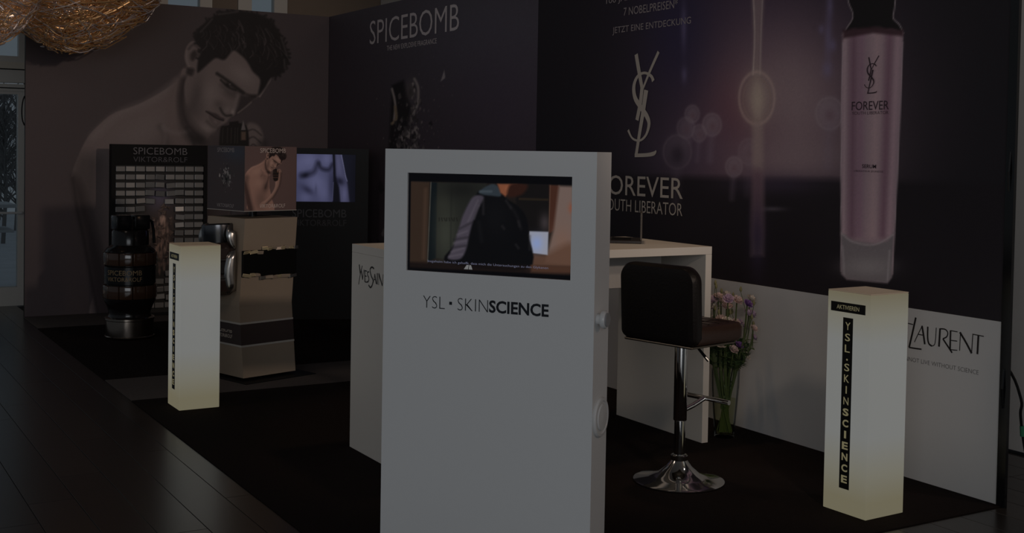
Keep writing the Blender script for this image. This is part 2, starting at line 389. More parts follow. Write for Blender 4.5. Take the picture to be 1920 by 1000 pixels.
# ------------------------------------------------------------------ printed pictures
def shards(P, cx, cy, w_, h_, n, seed, lo, hi, smin=3, smax=14):
    r = random.Random(seed)
    for i in range(n):
        t = r.gauss(0, .42); x = cx+w_*t*.5*1.1; y = cy+h_*r.gauss(0, .4)*.5; s_ = r.uniform(smin, smax)
        k = r.random()**1.6; c = [lo[j]+(hi[j]-lo[j])*k for j in range(3)]; a0 = r.uniform(0, 6.28)
        pts = [(x+math.cos(a0+b)*s_*r.uniform(.3, 1.)*.7, y+math.sin(a0+b)*s_*r.uniform(.4, 1.5)) for b in (0, 1.5, 2.9, 4.4)]
        P.poly(pts, c, .8, .9, False)
def portrait(P, g=(1, 1, 1), bgc=(40, 34, 35)):
    """bare-shouldered young man with dark hair, head bowed, holding a dark bottle"""
    c = lambda r_, g_, b_: (r_*g[0], g_*g[1], b_*g[2])
    sk, lo, hi, dk = c(60, 53, 52), c(39, 34, 34), c(73, 66, 65), c(17, 14, 15)
    P.blob(420, 330, 330, 300, c(41, 35, 36), .3)
    # torso, shoulder, left arm
    P.poly([(346, 128), (334, 150), (300, 174), (258, 196), (214, 212), (188, 232), (164, 258), (147, 292), (135, 325), (135, 350), (143, 388),
            (155, 440), (165, 492), (175, 545), (188, 610), (420, 640), (402, 500), (384, 420), (378, 330), (384, 272), (400, 235), (380, 160)], c(61, 53, 52), 1.4)
    P.poly([(150, 290), (136, 330), (144, 390), (158, 450), (170, 520), (188, 612), (240, 620), (215, 520), (196, 430), (182, 360), (186, 300)], lo, 14, .8)
    P.poly([(135, 330), (144, 392), (156, 445), (166, 496), (188, 612), (222, 612), (196, 500), (172, 410), (152, 345)], c(24, 19, 20), 9, .8); P.stroke([(136, 335), (145, 392), (157, 446), (167, 498), (186, 600)], 5, c(20, 16, 17), 3, .8)
    P.stroke([(330, 155), (280, 190), (220, 216), (175, 256)], 12, hi, 8, .55)
    P.blob(270, 250, 70, 34, hi, .45, -18); P.blob(330, 300, 40, 60, lo, .5); P.blob(290, 360, 50, 44, hi, .35)
    P.blob(345, 400, 26, 50, dk, .55, 15); P.blob(300, 520, 50, 90, lo, .6)
    P.stroke([(300, 238), (312, 262), (300, 300)], 8, lo, 6, .6); P.stroke([(372, 300), (360, 350), (340, 410)], 10, dk, 8, .6)
    # neck
    P.poly([(340, 138), (352, 132), (352, 190), (362, 236), (392, 262), (380, 290), (330, 280), (312, 220), (320, 165)], c(60, 52, 51), 7)
    P.poly([(352, 140), (344, 165), (342, 200), (350, 235), (372, 258), (398, 262), (390, 280), (366, 276), (340, 245), (334, 200), (340, 160)], lo, 7, .9)
    P.stroke([(345, 152), (341, 190), (350, 230), (376, 260)], 12, c(22, 18, 19), 7, .9); P.blob(372, 262, 18, 10, c(18, 15, 15), .85, 25); P.stroke([(306, 240), (330, 250), (352, 246)], 5, hi, 5, .5)
    P.stroke([(350, 240), (362, 262), (368, 290)], 5, dk, 4, .7); P.stroke([(306, 236), (310, 258), (306, 280)], 4, hi, 4, .5)
    # raised forearm and hand
    P.poly([(462, 236), (478, 232), (490, 244), (494, 268), (488, 320), (478, 380), (458, 430), (400, 520), (330, 580), (290, 590), (300, 545),
            (360, 510), (410, 450), (434, 400), (436, 340), (452, 290)], sk, 3)
    P.stroke([(492, 270), (484, 340), (470, 400), (420, 490), (350, 560)], 12, dk, 8, .7); P.stroke([(450, 300), (440, 390), (400, 470), (330, 545)], 8, hi, 6, .5)
    for k in range(4): P.stroke([(464+k*3, 246+k*14), (476, 243+k*14), (490-k, 254+k*14)], 2.2, dk, 1.5, .7)
    # bottle in the hand
    P.poly([(413, 244), (424, 236), (462, 236), (466, 300), (458, 340), (424, 342), (412, 300)], c(10, 8, 8), 1.5)
    P.poly([(430, 229), (447, 227), (449, 252), (429, 252)], c(9, 7, 8), 1, 1, False)
    P.poly([(452, 244), (456, 225), (461, 244)], c(62, 58, 58), .8, 1, False); P.poly([(452, 247), (461, 247), (461, 263), (452, 263)], c(56, 45, 38), 1.5, .9, False)
    for x in (418, 427, 434, 441, 446): P.stroke([(x, 240), (x-1, 268)], 1.4, c(40, 36, 35), .9, .6)
    for y in (290, 312): P.stroke([(413, y), (465, y)], 3, c(48, 40, 36), 1.2, .7)
    # face
    P.poly([(366, 118), (356, 134), (346, 157), (348, 190), (357, 221), (369, 239), (387, 253), (401, 249), (410, 238), (424, 230), (430, 222), (438, 216),
            (447, 211), (463, 199), (472, 190), (486, 180), (496, 165), (508, 145), (490, 110), (440, 85), (400, 95)], sk, 2)
    P.poly([(448, 180), (463, 180), (484, 178), (470, 192), (450, 210), (440, 214)], c(25, 21, 22), 3, .95)
    P.stroke([(508, 146), (497, 165), (487, 181)], 3, hi, 1.5, .9); P.stroke([(471, 192), (462, 200), (446, 212)], 2.5, c(60, 54, 52), 1.2, .9)
    P.blob(455, 140, 26, 14, hi, .7, 38); P.blob(392, 178, 22, 26, hi, .6); P.blob(368, 180, 12, 34, lo, .7, 10); P.blob(360, 205, 16, 16, lo, .5)
    P.poly([(430, 152), (450, 168), (452, 182), (440, 186), (420, 176), (412, 160)], c(38, 33, 33), 6, .65)
    P.stroke([(407, 138), (416, 144), (430, 154), (444, 165), (456, 174)], 5, c(15, 13, 13), 2.6); P.stroke([(436, 160), (446, 168), (462, 177), (478, 181)], 4, c(18, 15, 15), 3, .8)
    P.stroke([(414, 150), (421, 157), (431, 165), (442, 169)], 3, c(14, 12, 12), 2); P.blob(427, 159, 4.5, 3, c(10, 8, 8), .9, 35); P.blob(431, 158, 1.6, 1.2, c(66, 62, 62), .9); P.stroke([(416, 157), (424, 166), (436, 172)], 1.6, c(52, 47, 47), 1.2, .7); P.blob(414, 168, 9, 5, c(66, 60, 59), .5, 35)
    P.stroke([(446, 180), (443, 196), (437, 212)], 6, hi, 4, .7); P.stroke([(413, 203), (417, 211), (424, 217), (434, 216)], 3.6, c(20, 17, 17), 2.2); P.blob(426, 206, 5, 6, hi, .6, 30); P.blob(436, 210, 3, 4, c(84, 77, 75), .7)
    P.blob(410, 196, 10, 8, lo, .5, 30)
    P.poly([(387, 208), (398, 211), (407, 214), (413, 219), (421, 223), (416, 227), (404, 222), (394, 216)], c(31, 25, 26), 1.8, .9); P.stroke([(386, 209), (396, 215), (406, 222), (419, 226)], 1.8, c(13, 10, 11), 1.2)
    P.poly([(392, 217), (402, 224), (414, 230), (406, 236), (396, 230)], c(50, 43, 43), 2, .9); P.blob(404, 229, 5, 2.5, c(68, 60, 60), .7, 30); P.blob(388, 240, 14, 8, hi, .7, 30); P.blob(374, 205, 9, 18, c(52, 46, 46), .6, 20)
    P.stroke([(388, 228), (398, 237), (406, 239)], 4, lo, 3, .7); P.stroke([(350, 200), (360, 226), (386, 252), (402, 248)], 5, lo, 4, .6)
    # ear
    P.poly([(352, 84), (361, 77), (373, 82), (377, 98), (372, 116), (362, 130), (352, 127), (346, 110), (347, 96)], sk, 1.5)
    P.stroke([(354, 92), (362, 84), (371, 90), (372, 104)], 4, lo, 2, .9); P.poly([(358, 100), (366, 94), (370, 104), (362, 114), (357, 110)], c(24, 20, 20), 3, .9)
    P.stroke([(350, 96), (350, 112), (355, 124)], 2.5, hi, 1.5, .7); P.poly([(352, 128), (364, 130), (360, 142), (350, 138)], dk, 3, .8)
    # hair
    P.poly([(379, 130), (370, 135), (372, 110), (378, 94), (366, 76), (372, 56), (394, 35), (424, 21), (464, 22), (498, 32), (520, 54), (534, 82), (541, 108),
            (536, 128), (524, 141), (508, 147), (496, 166), (484, 178), (488, 150), (474, 134), (463, 115), (450, 102), (437, 95), (421, 112), (405, 109), (392, 118)], c(11, 9, 10), 2.5)
    r = random.Random(3)
    oc = catmull([(372, 112), (378, 94), (366, 76), (372, 56), (394, 35), (424, 21), (464, 22), (498, 32), (520, 54), (534, 82), (541, 108), (536, 128), (520, 142)], 7)
    for x0, y0 in oc[::2]:
        d = np.array([x0-450, y0-90]); d = d/np.linalg.norm(d); t = r.uniform(-1.6, 1.6); L = r.uniform(1, 4.5)
        P.stroke([(x0-d[0]*3, y0-d[1]*3), (x0+d[0]*L+d[1]*t*5, y0+d[1]*L-d[0]*t*5)], r.uniform(2, 5), c(12, 10, 11), 1.6, .85)
    for i in range(120):
        t = r.random(); x0 = 380+t*145; y0 = 30+abs(t-.45)*60+r.uniform(0, 60); L = r.uniform(10, 26); b = r.uniform(-.5, .9)
        if y0+L > (104 if x0+L*b < 437 else min(138, 90+(x0+L*b-437)*.95)): continue
        P.stroke([(x0, y0), (x0+L*.4*b+3, y0+L*.5), (x0+L*b, y0+L)], r.uniform(.8, 2.2), c(*[[42, 37, 38], [26, 22, 23], [5, 4, 5]][i % 3]), .9, .6)
    for a_, b_ in (((376, 60), (398, 36)), ((410, 27), (446, 22)), ((527, 70), (538, 104)), ((533, 112), (534, 128))): P.stroke([a_, b_], 2.5, c(44, 40, 40), 2, .7)

# ------------------------------------------------------------------ booth walls
PRINT = print_mat('print_on_foil')
wall_left = struct(MB().box(-WL, .05, .003, .05, 0, H).build('wall_left', black_matte))
def paint_left(P):
    P.blob(80, 330, 170, 330, (44, 37, 38), .45); P.blob(600, 120, 130, 200, (33, 29, 32), .6)
    portrait(P); P.speckle(.012)
def pix_world(u, v, P3): return to_px(P3)
sheet('portrait_print', (-WL, 0, .004), (1, 0, 0), (0, 0, 1), WL-.003, H-.004, 400, 400, PRINT, wall_left, paint_left, k=.95, base=(35, 30, 31), pix=pix_world)

wall_right = struct(MB().box(.003, .05, -WR, .003, 0, H).build('wall_right', black_matte))
def paint_a(P):
    P.blob(940, 60, 260, 150, (33, 32, 37), .7); P.blob(960, 200, 120, 120, (27, 22, 29), .6)  # first blob: light on the upper wall, painted into the print
    P.poly([(735, 160), (757, 150), (770, 200), (760, 260), (748, 300), (728, 290)], (9, 8, 9), 3, 1, False)
    P.stroke([(735, 167), (741, 195), (739, 225)], 4, (64, 58, 56), 1.5); P.stroke([(741, 200), (743, 222), (735, 232)], 5, (54, 46, 36), 1.5)
    P.blob(771, 170, 9, 17, (44, 40, 39), .8); P.blob(770, 173, 5, 11, (24, 21, 21), .8); P.stroke([(777, 148), (784, 165), (783, 195), (776, 210)], 4, (62, 57, 55), 2)
    P.poly([(827, 150), (833, 132), (835, 146), (826, 153)], (60, 56, 57), 1, 1, False)
    shards(P, 762, 268, 62, 130, 170, 8, (8, 7, 8), (66, 60, 58), 2, 8); shards(P, 776, 205, 30, 90, 50, 18, (14, 12, 12), (70, 64, 62), 2, 6)
    shards(P, 765, 400, 110, 240, 120, 9, (8, 7, 8), (60, 55, 54), 4, 16)
    shards(P, 790, 220, 170, 250, 90, 10, (24, 20, 21), (58, 52, 50), .8, 2.2); P.speckle(.02)
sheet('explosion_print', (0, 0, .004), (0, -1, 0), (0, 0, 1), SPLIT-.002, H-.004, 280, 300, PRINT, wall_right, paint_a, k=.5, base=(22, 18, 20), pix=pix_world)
def paint_b(P):
    P.blob(1400, 60, 210, 230, (38, 29, 44), .7); P.blob(1470, 210, 190, 190, (80, 62, 68), .85); P.blob(1478, 190, 80, 115, (94, 81, 82), .75); P.blob(1375, 220, 40, 80, (84, 54, 58), .6)
    P.blob(1360, 250, 90, 100, (62, 42, 50), .6); P.blob(1490, 300, 120, 45, (92, 78, 80), .6); P.blob(1290, 290, 90, 60, (50, 42, 56), .5)
    P.blob(1270, 60, 60, 130, (24, 21, 42), .6)
    P.poly([(1000, 322), (1200, 330), (1330, 333), (1420, 336), (1560, 336), (1600, 340), (1920, 345), (1920, 620), (1000, 600)], (15, 12, 15), 8, .93, False)
    P.blob(1450, 345, 90, 18, (42, 33, 46), .6); P.blob(1448, 392, 22, 4, (60, 54, 60), .7)
    for x, y, rx, ry in ((1282, 50, 5, 40), (1283, 140, 5, 14), (1553, 70, 7, 40), (1540, 55, 5, 8), (1562, 85, 6, 10), (1551, 130, 9, 14), (1556, 10, 6, 25)): P.blob(x, y, rx, ry, (74, 68, 92), .5)
    # drops standing on stems
    for x, y, r_, a in ((1335, 234, 17, .8), (1311, 250, 13, .6), (1298, 214, 13, .7), (1270, 285, 26, .55), (1376, 313, 15, .7), (1555, 213, 25, .7), (1286, 240, 16, .5), (1405, 285, 20, .4)):
        P.blob(x, y, r_*.9, r_*1.15, (92, 82, 88), a*.75, 0, 4.); P.ring(x, y, r_, r_*1.2, 2.2, (98, 88, 92), a*.4); P.blob(x+1, y+3, r_*.42, r_*.5, (64, 46, 52), a*.7)
        P.stroke([(x, y+r_*1.1), (x-2, y+r_*2), (x-4, y+r_*4)], r_*.5, (78, 68, 78), r_*.35, a*.5)
    P.blob(1270, 292, 18, 24, (22, 18, 26), .7)
    # falling stream and the large drop
    P.poly([(1408, -40), (1434, -40), (1428, 60), (1424, 140), (1432, 260), (1432, 480), (1408, 480), (1412, 260), (1412, 140), (1413, 60)], (96, 82, 80), 5, .6, False)
    P.stroke([(1411, -30), (1415, 60), (1412, 140)], 2, (122, 112, 106), 1.5, .8); P.stroke([(1431, -30), (1427, 60), (1425, 140)], 2, (112, 102, 98), 1.5, .7)
    P.stroke([(1420, 330), (1420, 440)], 22, (60, 42, 52), 8, .6); P.blob(1420, 450, 14, 60, (30, 24, 38), .8)
    P.blob(1419, 184, 27, 42, (108, 96, 88), .75); P.ring(1419, 184, 33, 49, 2.6, (116, 100, 94), .55); P.ring(1419, 186, 26, 40, 2, (92, 76, 72), .6)
    P.blob(1421, 188, 11, 34, (116, 104, 94), .6); P.stroke([(1419, 236), (1420, 300)], 16, (96, 82, 80), 6, .6)
    # serum bottle
    P.poly([(1584, -60), (1679, -60), (1679, 0), (1676, 18), (1674, 34), (1684, 46), (1694, 58), (1692, 80), (1580, 80), (1580, 62), (1590, 50), (1598, 36), (1597, 18), (1590, 0)], (13, 11, 12), 1.5, 1, False)
    P.stroke([(1584, -40), (1591, 4), (1598, 22), (1598, 36), (1588, 52), (1580, 66)], 2, (92, 84, 86), 1, .9); P.stroke([(1681, -20), (1677, 16), (1675, 34), (1686, 46), (1694, 62)], 2.2, (92, 84, 86), 1, .9)
    P.poly([(1580, 62), (1600, 56), (1637, 54), (1676, 55), (1694, 62), (1690, 160), (1684, 300), (1677, 440), (1672, 520), (1664, 531), (1588, 524), (1578, 514), (1577, 300)], (93, 78, 83), 1.5, 1, False)
    for x0, x1, wd, cc, a in ((1584, 1582, 7, (110, 94, 98), .7), (1601, 1597, 13, (70, 50, 60), .9), (1616, 1611, 10, (84, 62, 74), .7), (1645, 1636, 16, (110, 92, 94), .8), (1668, 1655, 12, (72, 50, 60), .8), (1684, 1667, 8, (110, 90, 96), .7)):
        P.stroke([(x0, 64), ((x0+x1)/2, 260), (x1, 440)], wd, cc, wd*.6, a)
    P.poly([(1580, 56), (1637, 50), (1694, 56), (1693, 68), (1637, 62), (1581, 72)], (36, 22, 26), 3, .9, False)
    P.poly([(1577, 436), (1600, 452), (1640, 458), (1664, 452), (1677, 436), (1672, 520), (1664, 531), (1588, 524), (1578, 514)], (72, 67, 69), 3, .95, False)
    P.stroke([(1578, 438), (1600, 454), (1640, 459), (1675, 440)], 2.5, (104, 96, 98), 1.5, .8); P.blob(1626, 500, 40, 16, (88, 83, 84), .8)
    P.stroke([(1580, 462), (1583, 514)], 3, (96, 90, 92), 1.5, .8); P.stroke([(1668, 470), (1664, 526)], 3, (96, 90, 92), 1.5, .8)
    P.stroke([(1580, 80), (1577, 300), (1577, 510)], 1.6, (110, 98, 102), 1, .8); P.stroke([(1693, 80), (1684, 300), (1673, 515)], 2, (108, 94, 98), 1, .8)
    P.speckle(.012)
sheet('serum_print', (0, -SPLIT, BAND+.001), (0, -1, 0), (0, 0, 1), WR-SPLIT-.002, H-BAND-.005, 520, 320, PRINT, wall_right, paint_b, k=1.1, base=(15, 13, 16), pix=pix_world)
MB().bevbox(-.004, .002, -WR+.002, -SPLIT, .004, BAND, .001).build('white_base_panel', white_panel, wall_right)
MB().box(-.012, .006, -WR-.045, -WR, 0, H+.02).build('end_post', black_gloss, wall_right)
for zz in (.55, 1.55): MB().tube([(-.012, -WR-.022, zz-.09), (-.02, -WR-.022, zz), (-.012, -WR-.022, zz+.09)], .006, 6).build('clamp', black_gloss, wall_right)

# ------------------------------------------------------------------ lettering on the right wall
def vin(name, rgb, k=.95): return mat('vinyl_'+name, alb(*rgb, k=k), .55)
v_wall, v_grey, v_pale, v_logo, v_dark = vin('wall_grey', (76, 71, 71), .5), vin('grey', (68, 64, 64)), vin('pale', (76, 70, 70)), vin('logo', (92, 86, 80)), vin('bottle_ink', (26, 18, 22))
EXW, EZ = (0, -1, 0), (0, 0, 1)
def wtext(t, s0, s1, z0, z1, m, off=0., sp=1., x=-.003): return lettering(t, m, wall_right, (x, -s0, z0), EXW, EZ, s1-s0, z1-z0, off, sp)
wtext('SPICEBOMB', 1.035, 2.855, 2.615, 2.842, v_wall, -.006)
wtext('THE NEW EXPLOSIVE FRAGRANCE', 1.43, 2.45, 2.532, 2.578, v_wall, .0)
wtext('FOREVER', 4.96, 5.857, 1.323, 1.456, v_logo)
wtext('YOUTH LIBERATOR', 4.985, 5.856, 1.216, 1.296, v_logo, -.005)
wtext('7 NOBELPREISEN*', 5.19, 5.765, 2.528, 2.584, v_pale)
wtext('JETZT EINE ENTDECKUNG', 5.066, 5.90, 2.405, 2.461, v_pale)
wtext('100 JAHREN', 4.985, 5.44, 2.614, 2.668, v_pale)
wtext('FOREVER', 7.243, 7.493, 1.85, 1.896, v_dark); wtext('YOUTH LIBERATOR', 7.245, 7.492, 1.827, 1.843, v_dark, -.01)
wtext('SERUM', 7.325, 7.42, 1.548, 1.568, v_dark, .01); wtext('LIBERATEUR JEUNESSE', 7.271, 7.469, 1.525, 1.537, v_dark, -.01)
# interlaced monogram: strokes read off the print, as points on the wall plane (s along the wall, z up)
def wpt(x, y): p = px_on(x, y, 0, -.003); return p
def zpts(L, x0, y0, sc): return [(x0+a*sc, y0+b*sc) for a, b in L]
MONO = [([(214, 64), (230, 160), (248, 258)], [19, 19, 17]), ([(338, 50), (290, 158), (250, 258)], [13, 12, 9]), ([(247, 250), (238, 330), (219, 428)], [19, 19, 19]),
        ([(270, 262), (250, 400), (232, 510), (214, 624)], [24, 20, 17, 16]), ([(207, 622), (270, 620), (312, 612), (326, 596)], [13, 13, 14, 6]),
        ([(310, 212), (298, 185), (262, 167), (224, 186), (203, 240), (210, 305), (245, 362), (275, 408), (286, 450), (270, 508), (236, 540), (195, 528), (171, 482)], [16, 12, 9, 12, 18, 20, 20, 20, 17, 11, 8, 8, 11])]
def mono(m, parent, fn, wscale, k=6):
    mb = MB()
    for i, (pts, ws) in enumerate(MONO):
        q = catmull([(*p, w_) for p, w_ in zip(pts, ws)], k)
        ribbon(mb, [Vector(fn(a, b))+Vector((-.0004*i, 0, 0)) for a, b, _ in q], [c*wscale for _, _, c in q], (1, 0, 0))
    return mb.build('monogram', m, parent)
pa, pb = wpt(1120+.34*200, 200), wpt(1120+.34*300, 200); SCM = abs(pb[1]-pa[1])/100
mono(v_logo, wall_right, lambda a, b: wpt(1120+.34*a, 80+.34*b), SCM*.95)
mono(v_dark, wall_right, lambda a, b: (-.003, -(7.328+(a-171)/167*.092), 1.935+(628-b)/578*.193), .00042)
# brand script: each letter as brush strokes (thin, thick)
T1, T2 = 10, 23
LAUR = [([(170, 188), (240, 206)], T1), ([(276, 112), (230, 320), (186, 512)], T2), ([(182, 510), (260, 524), (352, 536)], 16),
        ([(362, 222), (308, 330), (257, 440)], T1), ([(358, 222), (378, 340), (396, 470)], T2), ([(305, 335), (368, 347)], T1),
        ([(436, 234), (434, 380), (450, 460), (490, 494)], T2-3), ([(490, 494), (526, 474), (540, 400), (549, 248)], T1),
        ([(601, 258), (594, 380), (586, 502)], T2), ([(600, 262), (668, 270), (702, 312), (690, 368), (638, 396)], T1+4), ([(638, 396), (700, 490), (762, 584)], T2-4),
        ([(742, 284), (738, 410), (735, 542)], T2-2), ([(740, 286), (836, 304)], T1), ([(740, 416), (830, 428)], T1), ([(735, 541), (832, 551)], T1),
        ([(873, 312), (862, 556)], T1), ([(866, 308), (950, 450), (1024, 592)], T2), ([(1022, 592), (1040, 334)], T1), ([(1034, 334), (1186, 364)], T1), ([(1114, 350), (1100, 602)], T2)]
YVES = [([(199, 468), (206, 540), (216, 612)], 12), ([(246, 488), (222, 590), (204, 680), (190, 780)], 7), ([(228, 545), (240, 620), (252, 705)], 11), ([(252, 705), (262, 620), (273, 545)], 5),
        ([(285, 560), (286, 650), (288, 742)], 11), ([(285, 562), (320, 574)], 6), ([(286, 646), (314, 654)], 6), ([(288, 741), (322, 746)], 6),
        ([(352, 584), (330, 590), (328, 630), (346, 670), (348, 716), (330, 742), (318, 732)], 8), ([(430, 534), (396, 510), (368, 548), (384, 640), (414, 716), (402, 788), (374, 828), (344, 788)], 10),
        ([(442, 618), (430, 690), (418, 752)], 5), ([(440, 618), (452, 690), (466, 772)], 11), ([(427, 700), (456, 710)], 5), ([(482, 604), (479, 782)], 10),
        ([(506, 610), (502, 790)], 5), ([(504, 608), (530, 700), (560, 802)], 11), ([(560, 802), (572, 622)], 5)]
ink = mat('script_ink', (.018, .014, .014), .5)
laur2 = [([(lambda p: (-p[1], p[2]))(px_on(1680+.14*a, 580+.14*b, 0, 0)) for a, b in pts], w_) for pts, w_ in LAUR]
yves2 = [([(lambda p: (-p[1], p[2]))(px_on(650+.12*a, 440+.12*b, 0, -2.23)) for a, b in pts], w_) for pts, w_ in YVES]
def script(strokes, m, parent, x, ds, dz, sc, wk, o0):
    mb = MB()
    for i, (pts, w_) in enumerate(strokes):
        q = catmull(pts, 4) if len(pts) > 2 else pts
        ribbon(mb, [(x-.0002*(i % 3), -(ds+(a-o0[0])*sc), dz+(b-o0[1])*sc) for a, b in q], w_*wk, (1, 0, 0))
    return mb.build('lettering', m, parent)
kw = abs(px_on(1760, 640, 0, 0)[1]-px_on(1761, 640, 0, 0)[1])*.14
script(laur2, ink, wall_right, -.0055, laur2[0][0][0][0], laur2[0][0][0][1], 1., kw, laur2[0][0][0])
ly0 = min(a for p, _ in yves2 for a, b in p); ly1 = max(a for p, _ in yves2 for a, b in p); lz = min(b for p, _ in yves2 for a, b in p)
SCW = (laur2[0][0][0][0]-.02-7.24)/(ly1-ly0)
script(yves2, ink, wall_right, -.0055, 7.24, .62, SCW, kw*1.2, (ly0, lz))
wtext('CANNOT LIVE WITHOUT SCIENCE', 7.60, 8.08, .590, .611, mat('tagline_grey', (.16, .15, .145), .6), -.012, x=-.0055)

# ------------------------------------------------------------------ light pillars
def lamp_mat():
    m = bpy.data.materials.new('opal_acrylic_lit'); m.use_nodes = True; nt = m.node_tree; b = nt.nodes['Principled BSDF']
    tc = nt.nodes.new('ShaderNodeTexCoord'); sp = nt.nodes.new('ShaderNodeSeparateXYZ'); nt.links.new(tc.outputs['Generated'], sp.inputs[0])
    r = nt.nodes.new('ShaderNodeValToRGB'); nt.links.new(sp.outputs[2], r.inputs[0]); e = r.color_ramp.elements
    c0, c1, c2 = emi(104, 99, 80), emi(110, 108, 97), emi(112, 113, 111)
    e[0].position = 0; e[0].color = (*c0, 1); e[1].position = 1; e[1].color = (*emi(100, 94, 76), 1)
    for p, c in ((.07, c0), (.2, c1), (.36, c2), (.78, c2), (.90, c1)):
        q = e.new(p); q.color = (*c, 1)
    b.inputs['Base Color'].default_value = (.05, .05, .045, 1); b.inputs['Roughness'].default_value = .35
    nt.links.new(r.outputs[0], b.inputs['Emission Color']); b.inputs['Emission Strength'].default_value = 1.
    return m
LAMP = lamp_mat()
LAMPTOP = mat('opal_top', (.35, .32, .28), .4, emit=emi(66, 54, 40))
LETTERLIT = mat('lit_letter', (.1, .1, .08), .4, emit=emi(96, 90, 66))
FILM = mat('black_film', (.006, .006, .005), .45)
LW, LH = .2466, 1.0
def light_pillar(loc, rz, label):
    t = empty('light_pillar', loc, rz, label=label, cat='lamp', group='glowing square light pillars')
    MB().bevbox(0, LW, 0, LW, .004, LH-.006, .003).build('opal_body', LAMP, t)
    MB().bevbox(0, LW, 0, LW, LH-.0055, LH, .002).build('top_plate', LAMPTOP, t)
    MB().box(.02, LW-.02, .02, LW-.02, 0, .004).build('base_plate', black_matte, t)
    # the -x face carries black film with cut-out letters; u runs from the far edge to the near corner
    u = lambda k: LW*(1-k)
    MB().box(-.0012, -.0002, u(.88), u(.08), .905, .948).build('name_film', FILM, t)
    MB().box(-.0012, -.0002, u(.605), u(.375), .115, .882).build('title_film', FILM, t)
    lettering('AKTIVIEREN', LETTERLIT, t, (-.0016, u(.22), .917), (0, -1, 0), EZ, LW*.52, .019)
    s_ = 'YSL.SKINSCIENCE'; zt = .862
    for i, ch in enumerate(s_):
        h_ = .034 if ch != '.' else .009; b_ = i > 7; wd = {'I': .007 if not b_ else .012, '.': .010}.get(ch, .029 if not b_ else .034)
        lettering(ch, LETTERLIT, t, (-.0016, u(.49)+wd/2, zt-h_-(.012 if ch == '.' else 0)), (0, -1, 0), EZ, wd, h_, .035 if b_ else .008, name='letter')
        zt -= .0502 if ch != '.' else .034
    return t
light_pillar((-.757, -8.10, .006), .0317, 'glowing white light pillar in front of the white base panel of the serum wall')
light_pillar((-2.80, -4.59, .006), .0084, 'glowing white light pillar beside the taupe box tower')

# ------------------------------------------------------------------ screen kiosk
KK = .70/.62
kx, ky = CAM[0]+(-2.98834-CAM[0])*KK, CAM[1]+(-7.88843-CAM[1])*KK; KA = R(-54.92)
KW, KT, KZ = .797*KK, .142*KK, 1.6+(1.605-1.6)*KK-.006
k_ = empty('screen_kiosk', (kx, ky, .006), KA, label='tall white kiosk with a flush video screen', cat='kiosk')
so, st, sw, sh = .091*KK, .083*KK, .62*KK, .62*.555*KK
x0, x1, z1, z0 = so, so+sw, KZ-st, KZ-st-sh
m = MB().box(0, x0, 0, KT, 0, KZ).box(x1, KW, 0, KT, 0, KZ).box(x0, x1, 0, KT, z1, KZ).box(x0, x1, 0, KT, 0, z0).box(x0, x1, .03, KT, z0, z1)
m.build('cabinet', white_lacquer, k_)
MB().box(.012, KW-.012, .0, .0, KZ-.02, KZ-.02)
SCR = print_mat('screen_picture', emission=True)
